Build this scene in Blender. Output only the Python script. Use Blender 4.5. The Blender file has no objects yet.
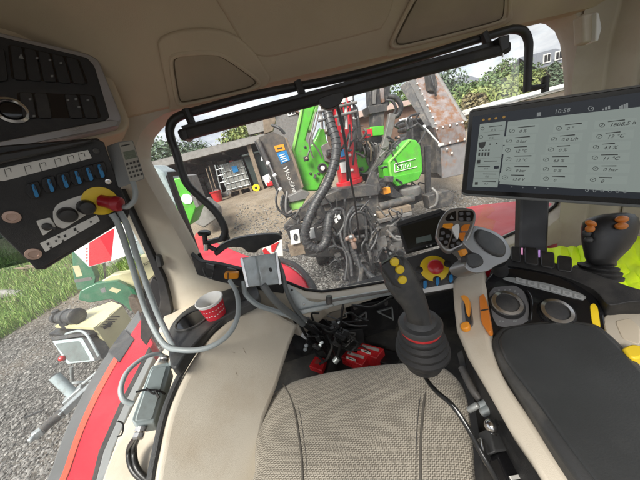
import bpy, math, random, mathutils
from mathutils import Vector as V, noise
from math import sin, cos, pi, radians
rnd = random.Random(7)
S = bpy.context.scene
COL = S.collection
# ---------------------------------------------------------------- camera maths
FPX, PITCH, ROLL, YAW = 240.0, radians(19), radians(14.5), radians(4)
CAM = V((0, 0, 2.85))
FW = V((sin(YAW)*cos(PITCH), cos(YAW)*cos(PITCH), -sin(PITCH)))
R0 = V((cos(YAW), -sin(YAW), 0)); U0 = R0.cross(FW)
UP = U0*cos(ROLL) + R0*sin(ROLL); RT = R0*cos(ROLL) - U0*sin(ROLL)
def ray(x, y): return FW + RT*((x-320)/FPX) + UP*((240-y)/FPX)
def D(x, y, t): return CAM + ray(x, y)*t
class PL:
    def __init__(s, p, n):
        s.p = V(p); s.n = V(n).normalized()
        if (CAM - s.p).dot(s.n) < 0: s.n = -s.n            # normal towards the camera side
    def __call__(s, x, y):
        d = ray(x, y); return CAM + d*((s.p-CAM).dot(s.n)/d.dot(s.n))
    def up(s, d): q = PL(s.p, s.n); q.n = s.n.copy(); q.p = s.p + s.n*d; return q
def PX(v): return PL((v, 0, 0), (1, 0, 0))
def PY(v): return PL((0, v, 0), (0, 1, 0))
def PZ(v): return PL((0, 0, v), (0, 0, 1))
def P3(a, b, c):
    a, b, c = D(*a), D(*b), D(*c); return PL(a, (b-a).cross(c-a))
# ---------------------------------------------------------------- mesh builder
def smooth_path(pts, n=8):
    pts = [V(p) for p in pts]
    if len(pts) < 3: return pts
    q = [pts[0]*2-pts[1]] + pts + [pts[-1]*2-pts[-2]]; out = []
    for i in range(1, len(q)-2):
        a, b, c, d = q[i-1:i+3]
        for k in range(n):
            t = k/n
            out.append(0.5*((2*b)+(c-a)*t+(2*a-5*b+4*c-d)*t*t+(3*b-a-3*c+d)*t**3))
    out.append(pts[-1]); return out
class MB:
    def __init__(s): s.v = []; s.f = []; s.mi = []; s.cur = 0
    def add(s, vs, fs):
        o = len(s.v); s.v += [V(p) for p in vs]
        for f in fs: s.f.append([o+i for i in f]); s.mi.append(s.cur)
        return s
    def prism(s, pts, off):
        n = len(pts); off = V(off); pts = [V(p) for p in pts]
        vs = pts + [p+off for p in pts]
        nrm = V((0, 0, 0))
        for i in range(n): nrm += pts[i].cross(pts[(i+1) % n])
        if nrm.dot(off) > 0:
            fs = [list(range(n))[::-1], list(range(n, 2*n))] + [[i, (i+1) % n, n+(i+1) % n, n+i] for i in range(n)]
        else:
            fs = [list(range(n)), list(range(n, 2*n))[::-1]] + [[(i+1) % n, i, n+i, n+(i+1) % n] for i in range(n)]
        return s.add(vs, fs)
    def plate(s, pix, pl, th=.01, up=0.0):
        p = pl.up(up) if up else pl
        return s.prism([p(*q) for q in pix], -p.n*th)
    def box(s, c, sx, sy, sz, ax=None, ay=None, az=None):
        c = V(c); ax = V(ax or (1, 0, 0)); ay = V(ay or (0, 1, 0)); az = V(az) if az else ax.cross(ay)
        ax, ay, az = ax.normalized()*sx/2, ay.normalized()*sy/2, az.normalized()*sz/2
        q = [c-ax-ay-az, c+ax-ay-az, c+ax+ay-az, c-ax+ay-az]
        return s.prism(q, az*2)
    def bar(s, a, b, w, h, up=(0, 0, 1)):
        a, b = V(a), V(b); d = (b-a); x = d.cross(V(up)).normalized(); z = x.cross(d).normalized()
        q = [a-x*w/2-z*h/2, a+x*w/2-z*h/2, a+x*w/2+z*h/2, a-x*w/2+z*h/2]
        return s.prism(q, d)
    def tube(s, pts, r, n=10, sm=6, caps=True):
        p = smooth_path(pts, sm) if sm > 1 else [V(q) for q in pts]
        m = len(p); rr = r if isinstance(r, (list, tuple)) else [r, r]
        t0 = (p[1]-p[0]).normalized(); ref = V((0, 0, 1)) if abs(t0.z) < .9 else V((1, 0, 0))
        x = t0.cross(ref).normalized(); vs = []; fs = []
        for i in range(m):
            t = (p[min(i+1, m-1)]-p[max(i-1, 0)]).normalized()
            x = (x - t*x.dot(t)).normalized(); y = t.cross(x)
            u = i/(m-1)*(len(rr)-1); k = min(int(u), len(rr)-2); R = rr[k]+(rr[k+1]-rr[k])*(u-k)
            for j in range(n):
                a = 2*pi*j/n; vs.append(p[i]+x*(R*cos(a))+y*(R*sin(a)))
        for i in range(m-1):
            for j in range(n):
                k = (j+1) % n; fs.append([i*n+j, i*n+k, (i+1)*n+k, (i+1)*n+j])
        if caps: fs += [list(range(n))[::-1], [(m-1)*n+j for j in range(n)]]
        return s.add(vs, fs)
    def lathe(s, o, axis, prof, n=24, sx=1.0, xref=None, caps=True):
        o = V(o); z = V(axis).normalized(); ref = V(xref) if xref else (V((1, 0, 0)) if abs(z.x) < .8 else V((0, 1, 0)))
        x = (ref - z*ref.dot(z)).normalized(); y = z.cross(x); vs = []; fs = []
        for (r, h) in prof:
            for j in range(n):
                a = 2*pi*j/n; vs.append(o+z*h+x*(r*cos(a)*sx)+y*(r*sin(a)))
        m = len(prof)
        for i in range(m-1):
            for j in range(n):
                k = (j+1) % n; fs.append([i*n+j, i*n+k, (i+1)*n+k, (i+1)*n+j])
        if caps: fs += [list(range(n))[::-1], [(m-1)*n+j for j in range(n)]]
        return s.add(vs, fs)
    def cyl(s, a, b, r, r2=None, n=20):
        a, b = V(a), V(b); return s.lathe(a, b-a, [(r, 0), (r if r2 is None else r2, (b-a).length)], n)
    def ball(s, c, rx, ry=None, rz=None, n=12, m=8, rot=None):
        ry = ry or rx; rz = rz or rx; vs = []; fs = []; c = V(c)
        for i in range(m+1):
            th = pi*i/m
            for j in range(n):
                a = 2*pi*j/n; p = V((rx*sin(th)*cos(a), ry*sin(th)*sin(a), -rz*cos(th)))
                if rot: p = rot @ p
                vs.append(c+p)
        for i in range(m):
            for j in range(n):
                k = (j+1) % n; fs.append([i*n+j, i*n+k, (i+1)*n+k, (i+1)*n+j])
        return s.add(vs, fs)
    def loft(s, rings, caps=True):
        n = len(rings[0]); vs = [p for r in rings for p in r]; fs = []
        for i in range(len(rings)-1):
            for j in range(n):
                k = (j+1) % n; fs.append([i*n+j, i*n+k, (i+1)*n+k, (i+1)*n+j])
        if caps: fs += [list(range(n))[::-1], [(len(rings)-1)*n+j for j in range(n)]]
        return s.add(vs, fs)
    def grid(s, fn, nu, nv):
        vs = [fn(i/nu, j/nv) for j in range(nv+1) for i in range(nu+1)]
        fs = [[j*(nu+1)+i, j*(nu+1)+i+1, (j+1)*(nu+1)+i+1, (j+1)*(nu+1)+i] for j in range(nv) for i in range(nu)]
        return s.add(vs, fs)
    def text(s, txt, o, u, v, size, th=.0006, italic=0.0, align='LEFT', bold=0):
        """flat lettering: o = baseline start, u = reading direction, v = letter-up direction"""
        c = bpy.data.curves.new('lettering', 'FONT'); c.body = txt; c.size = 1; c.resolution_u = 2; c.shear = italic; c.offset = bold; c.align_x = align
        ob = bpy.data.objects.new('lettering', c); COL.objects.link(ob)
        dg = bpy.context.evaluated_depsgraph_get(); me = bpy.data.meshes.new_from_object(ob.evaluated_get(dg))
        o = V(o); u = V(u).normalized()*size; v = V(v).normalized()*size
        s.add([o+u*p.co.x+v*p.co.y for p in me.vertices], [list(f.vertices) for f in me.polygons])
        bpy.data.objects.remove(ob); bpy.data.curves.remove(c); bpy.data.meshes.remove(me); return s
    def ptext(s, txt, pl, a, b, h, **k):
        """lettering on a plane, a = pixel of the baseline start, b = pixel along the baseline, h = letter height in metres"""
        A, B = pl(*a), pl(*b); u = (B-A).normalized(); v = pl.n.cross(u)
        return s.text(txt, A, u, v, h/.72, **k)
    def islands(s, name, *a, **k):
        par = list(range(len(s.v)))
        def fd(i):
            while par[i] != i: par[i] = par[par[i]]; i = par[i]
            return i
        for f in s.f:
            for i in f[1:]: par[fd(i)] = fd(f[0])
        grp = {}
        for f in s.f: grp.setdefault(fd(f[0]), []).append(f)
        out = []
        for fs in grp.values():
            ids = sorted({i for f in fs for i in f}); mp = {i: j for j, i in enumerate(ids)}
            q = MB(); q.add([s.v[i] for i in ids], [[mp[i] for i in f] for f in fs]); out.append(q.build(name, *a, **k))
        return out
    def build(s, name, mats, parent=None, bev=0, seg=2, flat=False, kind=None, ang=38, subd=0):
        if not isinstance(mats, (list, tuple)): mats = [mats]
        if parent is None:
            lo = V([min(p[i] for p in s.v) for i in range(3)]); hi = V([max(p[i] for p in s.v) for i in range(3)])
            org = V(((lo.x+hi.x)/2, (lo.y+hi.y)/2, lo.z))
        else: org = V(parent['_o']) 
        me = bpy.data.meshes.new(name); me.from_pydata([p-org for p in s.v], [], s.f); 
        for m in mats: me.materials.append(m)
        me.polygons.foreach_set('material_index', s.mi)
        if not flat:
            me.polygons.foreach_set('use_smooth', [True]*len(me.polygons)); me.set_sharp_from_angle(angle=radians(ang))
        me.update()
        ob = bpy.data.objects.new(name, me); COL.objects.link(ob)
        if parent is None: ob.location = org
        else: ob.parent = parent
        ob['_o'] = list(org)
        if bev:
            b = ob.modifiers.new('bevel', 'BEVEL'); b.width = bev; b.segments = seg; b.limit_method = 'ANGLE'; b.angle_limit = radians(35); b.use_clamp_overlap = True
        if subd:
            b = ob.modifiers.new('subsurf', 'SUBSURF'); b.levels = b.render_levels = subd
        if kind: ob['kind'] = kind
        return ob
def tag(o, label=None, cat=None, group=None, kind=None):
    for k, v in (('label', label), ('category', cat), ('group', group), ('kind', kind)):
        if v: o[k] = v
    return o
def thing(name, label, cat, loc, group=None):
    o = bpy.data.objects.new(name, None); COL.objects.link(o); o.location = loc; o.empty_display_size = .1
    o['_o'] = list(loc); return tag(o, label, cat, group)
def copy_tree(o, parent=None):
    c = o.copy(); COL.objects.link(c); c.parent = parent
    for ch in list(o.children): copy_tree(ch, c)
    return c
# ---------------------------------------------------------------- materials
def nt(name):
    m = bpy.data.materials.new(name); m.use_nodes = True; n = m.node_tree
    return m, n, n.nodes['Principled BSDF']
def lk(n, a, b): n.links.new(a, b)
def coords(n, which='Object', scale=None):
    tc = n.nodes.new('ShaderNodeTexCoord')
    if scale is None: return tc.outputs[which]
    mp = n.nodes.new('ShaderNodeMapping'); mp.inputs['Scale'].default_value = scale; lk(n, tc.outputs[which], mp.inputs[0]); return mp.outputs[0]
def nz(n, vec, scale, detail=4, rough=.55):
    t = n.nodes.new('ShaderNodeTexNoise'); t.inputs['Scale'].default_value = scale; t.inputs['Detail'].default_value = detail; t.inputs['Roughness'].default_value = rough
    lk(n, vec, t.inputs['Vector']); return t.outputs['Fac']
def ramp(n, fac, stops):
    r = n.nodes.new('ShaderNodeValToRGB'); e = r.color_ramp.elements
    while len(e) < len(stops): e.new(.5)
    for k, (p, c) in enumerate(stops):
        e[k].position = p; e[k].color = (c, c, c, 1) if isinstance(c, (int, float)) else (*c, 1)
    lk(n, fac, r.inputs[0]); return r.outputs[0]
def mixc(n, fac, a, b, mode='MIX'):
    m = n.nodes.new('ShaderNodeMix'); m.data_type = 'RGBA'; m.blend_type = mode
    for val, i in ((fac, 0), (a, 6), (b, 7)):
        if hasattr(val, 'is_linked'): lk(n, val, m.inputs[i])
        else: m.inputs[i].default_value = val if i == 0 else (*val, 1)
    return m.outputs[2]
def bump(n, bs, h, strength, dist=.01):
    b = n.nodes.new('ShaderNodeBump'); b.inputs['Strength'].default_value = strength; b.inputs['Distance'].default_value = dist
    lk(n, h, b.inputs['Height']); lk(n, b.outputs[0], bs.inputs['Normal'])
def mat(name, col, rough=.5, metal=0, var=.12, vs=6, bp=0, bs=400, coat=0, dirt=None, ds=3, rv=.12, emit=0, da=(.5, .72)):
    m, n, b = nt(name); vec = coords(n)
    f = nz(n, vec, vs)
    c0 = tuple(max(0, x*(1-var)) for x in col); c1 = tuple(min(1, x*(1+var)) for x in col)
    c = ramp(n, f, [(.3, c0), (.7, c1)])
    if dirt:
        g = ramp(n, nz(n, vec, ds, 8, .65), [(da[0], 0), (da[1], 1)]); c = mixc(n, g, c, dirt)
    lk(n, c, b.inputs['Base Color']); b.inputs['Metallic'].default_value = metal
    r = ramp(n, nz(n, vec, vs*2.3, 5), [(.3, max(0, rough-rv)), (.7, min(1, rough+rv))]); lk(n, r, b.inputs['Roughness'])
    if coat: b.inputs['Coat Weight'].default_value = coat; b.inputs['Coat Roughness'].default_value = .08
    if bp: bump(n, b, nz(n, vec, bs, 2), bp, .002)
    if emit: lk(n, c, b.inputs['Emission Color']); b.inputs['Emission Strength'].default_value = emit
    return m
M = {}
def sr(r, g, b):
    f = lambda x: (x/255/12.92) if x/255 < .04045 else ((x/255+.055)/1.055)**2.4
    return (f(r), f(g), f(b))
M['beige'] = mat('beige_plastic', (.52, .470, .385), .55, bp=.22, bs=800, var=.05, dirt=(.38, .305, .215), ds=5, da=(.5, .9))
M['liner'] = mat('headliner_foam', (.51, .43, .315), .9, bp=.35, bs=900, var=.05)
M['linerdark'] = mat('roof_panel_foam', (.49, .41, .30), .92, bp=.35, bs=900, var=.05)
M['grille'] = mat('speaker_cloth', (.465, .39, .285), .95, bp=.9, bs=1400, var=.1)
M['black'] = mat('black_plastic', (.018, .018, .019), .42, bp=.15, bs=900, var=.2, dirt=(.06, .056, .05), ds=9, da=(.5, .8))
M['blackmatte'] = mat('matte_black_plastic', (.016, .016, .017), .62, bp=.3, bs=700, var=.2, dirt=(.07, .065, .058), ds=7, da=(.52, .8))
M['gloss'] = mat('gloss_black_plastic', (.008, .008, .009), .12, var=.2, rv=.05)
M['dark'] = mat('dark_interior', (.012, .012, .013), .7, dirt=(.06, .055, .048), ds=6)
M['grey'] = mat('grey_plastic', (.20, .21, .21), .5, var=.06, bp=.15)
M['dgrey'] = mat('dark_grey_plastic', (.040, .041, .042), .5, var=.1, bp=.2, dirt=(.10, .095, .085), ds=8)
M['silver'] = mat('silver_trim', (.30, .295, .29), .34, metal=.7, var=.05)
M['chrome'] = mat('bright_metal', (.62, .61, .6), .2, metal=1, var=.06)
M['galv'] = mat('galvanised_steel', (.42, .455, .455), .42, metal=.55, var=.16, vs=28, dirt=(.26, .25, .23), ds=14)
M['conduit'] = mat('grey_conduit_pvc', (.30, .335, .34), .45, var=.05)
M['boxgrey'] = mat('grey_blue_box', (.33, .39, .40), .45, var=.05, dirt=(.22, .24, .23), ds=9)
M['cablek'] = mat('black_cable', (.014, .014, .014), .4)
M['white'] = mat('white_plastic', (.74, .74, .72), .45, var=.04)
M['label'] = mat('printed_label', (.66, .655, .62), .5, var=.04)
M['ink'] = mat('black_ink', (.03, .03, .03), .6)
M['orange'] = mat('orange_plastic', (.62, .19, .025), .4, var=.06)
M['orange2'] = mat('bright_orange_plastic', (.80, .30, .02), .4, var=.06)
M['yellow'] = mat('yellow_plastic', (.78, .55, .02), .42, var=.05)
M['redp'] = mat('red_plastic', (.48, .02, .025), .32, var=.08, coat=.3)
M['blue'] = mat('blue_plastic', (.02, .20, .46), .4, var=.1)
M['tred'] = mat('red_tractor_paint', (.50, .010, .026), .40, var=.06, vs=2, coat=.06, dirt=(.40, .05, .06), ds=4, da=(.5, 1.0))
M['tred'].node_tree.nodes['Principled BSDF'].inputs['Specular IOR Level'].default_value = .22
M['reflect'] = mat('orange_red_strip', (.65, .06, .015), .25, coat=.5)
M['green'] = mat('bright_green_paint', (.085, .43, .03), .42, var=.14, vs=3, coat=.1, dirt=(.13, .22, .075), ds=5, da=(.48, .78))
M['mgrey'] = mat('machine_grey_paint', (.052, .051, .051), .5, var=.2, vs=5, dirt=(.19, .165, .135), ds=6, da=(.46, .78))
M['panel'] = mat('dirty_panel_paint', (.060, .056, .052), .6, var=.25, vs=4, dirt=(.15, .12, .09), ds=4, da=(.42, .75))
M['mgreyl'] = mat('weathered_light_steel', (.175, .17, .163), .55, metal=.2, var=.2, dirt=(.15, .11, .08), ds=7, da=(.5, .8))
M['mdark'] = mat('greasy_black_steel', (.028, .028, .03), .5, dirt=(.13, .12, .105), ds=8, da=(.48, .8))
M['hose'] = mat('rubber_hose', (.03, .031, .033), .5, var=.25, dirt=(.10, .095, .09), ds=20)
M['rust'] = mat('rusty_steel', (.235, .205, .20), .6, metal=.15, var=.3, vs=4, dirt=(.20, .098, .052), ds=4.5, da=(.44, .58), bp=.3, bs=60)
M['cred'] = mat('crane_red_paint', (.55, .016, .028), .4, var=.1, coat=.15, dirt=(.26, .06, .05), ds=7, da=(.48, .8))
M['cream'] = mat('cream_paint', (.56, .52, .31), .45, var=.06, coat=.1, dirt=(.40, .36, .23), ds=3, da=(.52, .9))
M['dgreen'] = mat('dark_green_paint', (.045, .16, .085), .4, var=.12, coat=.2, dirt=(.11, .19, .12), ds=5)
M['wood'] = mat('grey_timber', (.20, .155, .11), .8, var=.25, vs=9, dirt=(.12, .09, .065), ds=8)
M['brown'] = mat('brown_boards', (.13, .075, .05), .8, var=.2, vs=5)
M['roofpink'] = mat('dusty_pink_roof_tiles', (.30, .22, .185), .85, var=.12, vs=6)
M['brick'] = mat('red_brick', (.36, .14, .09), .85, var=.15)
M['slate'] = mat('slate_roof', (.13, .14, .16), .7, var=.1)
M['concrete'] = mat('concrete', (.25, .24, .225), .85, var=.15, vs=3, dirt=(.17, .16, .15), ds=5)
M['render'] = mat('pale_wall_render', (.55, .50, .44), .85, var=.08)
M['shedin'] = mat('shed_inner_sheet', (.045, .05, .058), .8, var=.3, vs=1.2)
M['ibc'] = mat('milky_tank_plastic', (.30, .30, .28), .5, var=.06)
M['bark'] = mat('bark', (.10, .075, .055), .9, var=.3, vs=14)
M['dirtpile'] = mat('dry_brush_and_soil', (.24, .185, .13), .95, var=.35, vs=6, bp=.6, bs=30)
M['binbk'] = mat('dark_green_bin', (.022, .035, .032), .5)
M['jacket'] = mat('fluorescent_yellow_cloth', (.70, .92, .015), .7, var=.05, bp=.2, bs=300)
M['papercup'] = mat('red_paper_cup', (.66, .03, .05), .5, var=.05)
M['foot'] = mat('floor_rubber', (.03, .03, .03), .8, bp=.5, bs=120, dirt=(.11, .10, .085), ds=6, da=(.45, .8))
M['pad'] = mat('armrest_leatherette', (.036, .038, .039), .40, var=.12, bp=.22, bs=420, dirt=(.055, .056, .055), ds=4, da=(.5, .8))
M['coffee'] = mat('coffee_dregs', (.35, .27, .19), .4)
M['bordered'] = mat('button_grey', (.10, .10, .105), .45)
def glass_mat(name, tint, gl, dust=0):
    m = bpy.data.materials.new(name); m.use_nodes = True; n = m.node_tree; n.nodes.clear()
    o = n.nodes.new('ShaderNodeOutputMaterial'); t = n.nodes.new('ShaderNodeBsdfTransparent'); t.inputs[0].default_value = (*tint, 1)
    g = n.nodes.new('ShaderNodeBsdfGlossy'); g.inputs['Roughness'].default_value = .02
    lw = n.nodes.new('ShaderNodeFresnel'); lw.inputs[0].default_value = 1.45
    mu = n.nodes.new('ShaderNodeMath'); mu.operation = 'MULTIPLY'; mu.inputs[1].default_value = gl; lk(n, lw.outputs[0], mu.inputs[0])
    x = n.nodes.new('ShaderNodeMixShader'); lk(n, mu.outputs[0], x.inputs[0]); lk(n, t.outputs[0], x.inputs[1]); lk(n, g.outputs[0], x.inputs[2])
    if dust:      # a film of dust on the pane that scatters the daylight
        tl = n.nodes.new('ShaderNodeBsdfTranslucent'); tl.inputs[0].default_value = (.75, .74, .70, 1)
        d_ = ramp(n, nz(n, coords(n), 5, 8, .65), [(.3, dust*.55), (.7, dust*1.5)]); y = n.nodes.new('ShaderNodeMixShader')
        lk(n, d_, y.inputs[0]); lk(n, x.outputs[0], y.inputs[1]); lk(n, tl.outputs[0], y.inputs[2]); x = y
    lk(n, x.outputs[0], o.inputs[0]); return m
M['glass'] = glass_mat('window_glass', (.97, .985, .975), .18, .055)
M['tint'] = glass_mat('tinted_strip', (.36, .42, .39), .5)
# seat fabric: zig-zag weave
def seat_mat():
    m, n, b = nt('zigzag_seat_cloth'); vec = coords(n)
    sep = n.nodes.new('ShaderNodeSeparateXYZ'); lk(n, vec, sep.inputs[0])
    def mth(op, a, bb=None, c=None):
        q = n.nodes.new('ShaderNodeMath'); q.operation = op
        for i, val in enumerate((a, bb, c)):
            if val is None: continue
            if hasattr(val, 'is_linked'): lk(n, val, q.inputs[i])
            else: q.inputs[i].default_value = val
        return q.outputs[0]
    ca, sa = cos(radians(-22)), sin(radians(-22))
    x = mth('ADD', mth('MULTIPLY', sep.outputs[0], ca), mth('MULTIPLY', sep.outputs[1], -sa))
    y = mth('ADD', mth('MULTIPLY', sep.outputs[0], sa), mth('MULTIPLY', sep.outputs[1], ca))
    zz = mth('PINGPONG', x, .0034)
    w = mth('FRACT', mth('MULTIPLY', mth('ADD', y, zz), 1/.0052))
    w2 = mth('PINGPONG', w, .5)
    f = mth('MULTIPLY', w2, 2.0)
    c = ramp(n, f, [(.35, (.16, .14, .108)), (.62, (.47, .425, .35))])
    g = ramp(n, nz(n, vec, 9, 6), [(.35, .78), (.7, 1.05)])
    c2 = mixc(n, 1.0, c, g, 'MULTIPLY'); lk(n, c2, b.inputs['Base Color']); b.inputs['Roughness'].default_value = .9
    b.inputs['Sheen Weight'].default_value = .2
    bump(n, b, f, .55, .0015); return m
M['seat'] = seat_mat()
def ground_mat():
    m, n, b = nt('crushed_stone_yard'); vec = n.nodes.new('ShaderNodeNewGeometry').outputs['Position']
    v1 = n.nodes.new('ShaderNodeTexVoronoi'); v1.inputs['Scale'].default_value = 16; lk(n, vec, v1.inputs['Vector'])
    v2 = n.nodes.new('ShaderNodeTexVoronoi'); v2.inputs['Scale'].default_value = 34; lk(n, vec, v2.inputs['Vector'])
    hs = n.nodes.new('ShaderNodeSeparateColor'); lk(n, v1.outputs['Color'], hs.inputs[0])
    c = ramp(n, hs.outputs[0], [(0, (.075, .071, .065)), (.5, (.14, .133, .122)), (1, (.22, .21, .195))])
    gap = ramp(n, v1.outputs['Distance'], [(.2, 1), (.75, .25)])
    c = mixc(n, 1, c, gap, 'MULTIPLY')
    # sandy trodden earth farther off
    sp = n.nodes.new('ShaderNodeSeparateXYZ'); lk(n, vec, sp.inputs[0])
    far = n.nodes.new('ShaderNodeMapRange'); far.inputs[1].default_value = 6.6; far.inputs[2].default_value = 9.5; lk(n, sp.outputs[1], far.inputs[0])
    nn = nz(n, vec, .6, 6); ad = n.nodes.new('ShaderNodeMath'); ad.operation = 'MULTIPLY_ADD'; lk(n, nn, ad.inputs[0]); ad.inputs[1].default_value = 1.2; ad.inputs[2].default_value = -.6
    sm = n.nodes.new('ShaderNodeMath'); sm.operation = 'ADD'; sm.use_clamp = True; lk(n, far.outputs[0], sm.inputs[0]); lk(n, ad.outputs[0], sm.inputs[1])
    earth = ramp(n, nz(n, vec, .9, 8, .65), [(.3, (.15, .115, .078)), (.5, (.23, .185, .132)), (.7, (.30, .25, .19))])
    c = mixc(n, sm.outputs[0], c, earth)
    lk(n, c, b.inputs['Base Color']); b.inputs['Roughness'].default_value = .95
    mx = n.nodes.new('ShaderNodeMath'); mx.operation = 'ADD'; lk(n, v1.outputs['Distance'], mx.inputs[0]); lk(n, v2.outputs['Distance'], mx.inputs[1])
    iv = n.nodes.new('ShaderNodeMath'); iv.operation = 'SUBTRACT'; iv.inputs[0].default_value = 1; lk(n, mx.outputs[0], iv.inputs[1])
    bump(n, b, iv.outputs[0], .8, .03); return m
M['ground'] = ground_mat()
def leafmat(name, cols):
    m, n, b = nt(name); oi = n.nodes.new('ShaderNodeNewGeometry')
    c = ramp(n, oi.outputs['Random Per Island'], [(i/(len(cols)-1), q) for i, q in enumerate(cols)])
    lk(n, c, b.inputs['Base Color']); b.inputs['Roughness'].default_value = .6
    try: b.inputs['Subsurface Weight'].default_value = 0
    except Exception: pass
    return m
M['stone'] = leafmat('loose_stones', [(.07, .067, .061), (.12, .115, .106), (.17, .162, .15), (.25, .24, .222)])
M['grass'] = leafmat('grass_blades', [(.09, .18, .035), (.16, .29, .05), (.23, .36, .075), (.36, .40, .15)])
M['leafA'] = leafmat('leaves_mid_green', [(.055, .10, .033), (.10, .16, .05), (.15, .21, .07)])
M['leafB'] = leafmat('leaves_yellow_green', [(.10, .145, .04), (.17, .215, .055), (.25, .28, .085)])
M['leafC'] = leafmat('leaves_blue_green', [(.06, .095, .06), (.09, .135, .08), (.13, .18, .105)])
M['leafD'] = leafmat('leaves_russet', [(.12, .095, .05), (.17, .14, .065), (.21, .18, .085)])
SUN_E, SUN_A, SKY_S, EXPO = 2.9, 25, .13, 1.5
# ================================================================ the tractor cab (Y = towards the machine outside, X = right)
W = PY(.9)
FLOOR = 1.88
cab = thing('tractor', 'red tractor seen from its own cab, beige lined with a rear window and red mudguards', 'tractor', (.35, 0, 0))
# rear wall: a plate with the window opening cut in it
open_px = [(146.5, 160), (147, 148), (151, 136), (160, 125.5), (174, 117), (200, 109.5), (250, 96), (300, 83), (345, 71), (400, 55.5), (450, 41.5), (500, 27), (526, 20), (541, 17.5), (554, 20), (563, 27), (568.5, 40), (571, 60), (572.5, 90), (573, 130), (573, 160), (568, 186), (558, 206), (535, 225), (500, 241), (455, 266), (420, 277), (384, 283.5), (345, 290), (322, 293), (305, 291), (285, 283), (250, 275), (215, 268), (201, 262), (190, 240), (176, 214), (160, 186)]
cx, cy = 365, 160
WO = PY(.955)
op = [WO(*p) for p in open_px]
c0 = WO(cx, cy); c0.y = .9
X0, X1, Z0, Z1 = -.565, 1.32, 2.20, 3.13
def outer(p):
    d = p-c0; t = min([( (X1 if d.x > 0 else X0)-c0.x)/d.x if abs(d.x) > 1e-6 else 9e9, ((Z1 if d.z > 0 else Z0)-c0.z)/d.z if abs(d.z) > 1e-6 else 9e9]); return c0+d*t
# densify so that the four outer corners are hit
def dens(pts, k):
    out = []
    for i in range(len(pts)):
        a, b = pts[i], pts[(i+1) % len(pts)]
        for j in range(k): out.append(a+(b-a)*(j/k))
    return out
op2 = dens(op, 3); ou = [outer(p) for p in op2]
for cnr in ((X0, Z0), (X0, Z1), (X1, Z0), (X1, Z1)):
    q = V((cnr[0], .9, cnr[1])); i = min(range(len(ou)), key=lambda i: (ou[i]-q).length); ou[i] = q
m = MB(); n = len(op2)
def rim(k, y):   # opening pulled outward by k
    r = []
    for p in op2:
        d = (p-c0); r.append(V((c0.x+d.x*(1+k), y, c0.z+d.z*(1+k))))
    return r
rings = [[V((p.x, .90, p.z)) for p in ou], rim(.045, .90), rim(.012, .908), rim(0, .93), rim(0, .985), [V((p.x, .985, p.z)) for p in ou]]
m.loft(rings, caps=False); m.build('rear_wall', M['beige'], cab)
# black rubber seal round the glass
m = MB(); r1, r2 = rim(-.007, .962), rim(.004, .962)
bot = [p for p in r1 if p.z < 2.62]; bot.sort(key=lambda p: p.x); m.tube(bot, .0065, 8, 1); m.build('window_seal', M['dark'], cab)
m = MB(); m.add([V((p.x, .97, p.z)) for p in op2], [list(range(n))]); m.build('rear_window', M['glass'], cab, flat=True)
# lower wall below the sill, leaning outward to the floor, and the floor itself
m = MB(); m.box((.38, 1.06, 2.0), 1.9, .04, .4); m.box((.38, 1.02, 2.19), 1.9, .09, .03); m.build('lower_wall', M['dark'], cab)
m = MB(); m.box((.35, .25, FLOOR-.03), 1.9, 1.75, .06); m.build('floor_mat', M['foot'], cab)
# headliner
kz = (WO(345, 69.5).z-2.85)/.955
prof = [(.975, 2.85+kz*.975), (.915, 2.85+kz*.915+.002), (.885, 2.85+kz*.885+.012), (.74, 3.255), (.68, 3.295), (.60, 3.325), (.3, 3.34), (-.1, 3.34), (-.50, 3.34)]
def roof(u, v):
    k = v*(len(prof)-1); i = min(int(k), len(prof)-2); t = k-i
    y = prof[i][0]+(prof[i+1][0]-prof[i][0])*t; z = prof[i][1]+(prof[i+1][1]-prof[i][1])*t
    x = -.72+2.16*u; e = min(abs(x+.72), abs(x-1.44))
    z -= .05*max(0, 1-e/.16)**2
    return V((x, y, z))
m = MB(); m.grid(roof, 48, 40); m.build('headliner', M['liner'], cab)
headliner = [o for o in cab.children if o.name.startswith('headliner')][0]
m = MB(); m.box((-.645, .24, 3.17), .06, 1.32, .30); m.build('door_header', M['liner'], cab, bev=.02, seg=3)
m = MB(); m.box((.36, .24, 3.43), 2.3, 1.48, .06); m.build('roof_shell', M['tred'], cab)
# roof surface plane used for the features on the overhead panel
RF = PL((0, .88, 3.11), (0, .145, .14))
def ringpad(px, pl, name, mt, par, th=.02, lip=None, bev=.006):
    m = MB(); m.plate(px, pl, th); return m.build(name, mt, par, bev=bev, seg=3)
def smooth_px(px, n=5):
    p = smooth_path([(a, b, 0) for a, b in px+[px[0]]], n)[:-1]; return [(q.x, q.y) for q in p]
def arcpx(px, r=.3, k=4):
    """round the corners of a pixel polygon"""
    out = []; n = len(px)
    for i in range(n):
        a, b, c = V((*px[i-1], 0)), V((*px[i], 0)), V((*px[(i+1) % n], 0))
        p, q = b+(a-b)*r, b+(c-b)*r
        for j in range(k+1):
            t = j/k; s = p*(1-t)**2+b*2*t*(1-t)+q*t*t; out.append((s.x, s.y))
    return out
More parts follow.
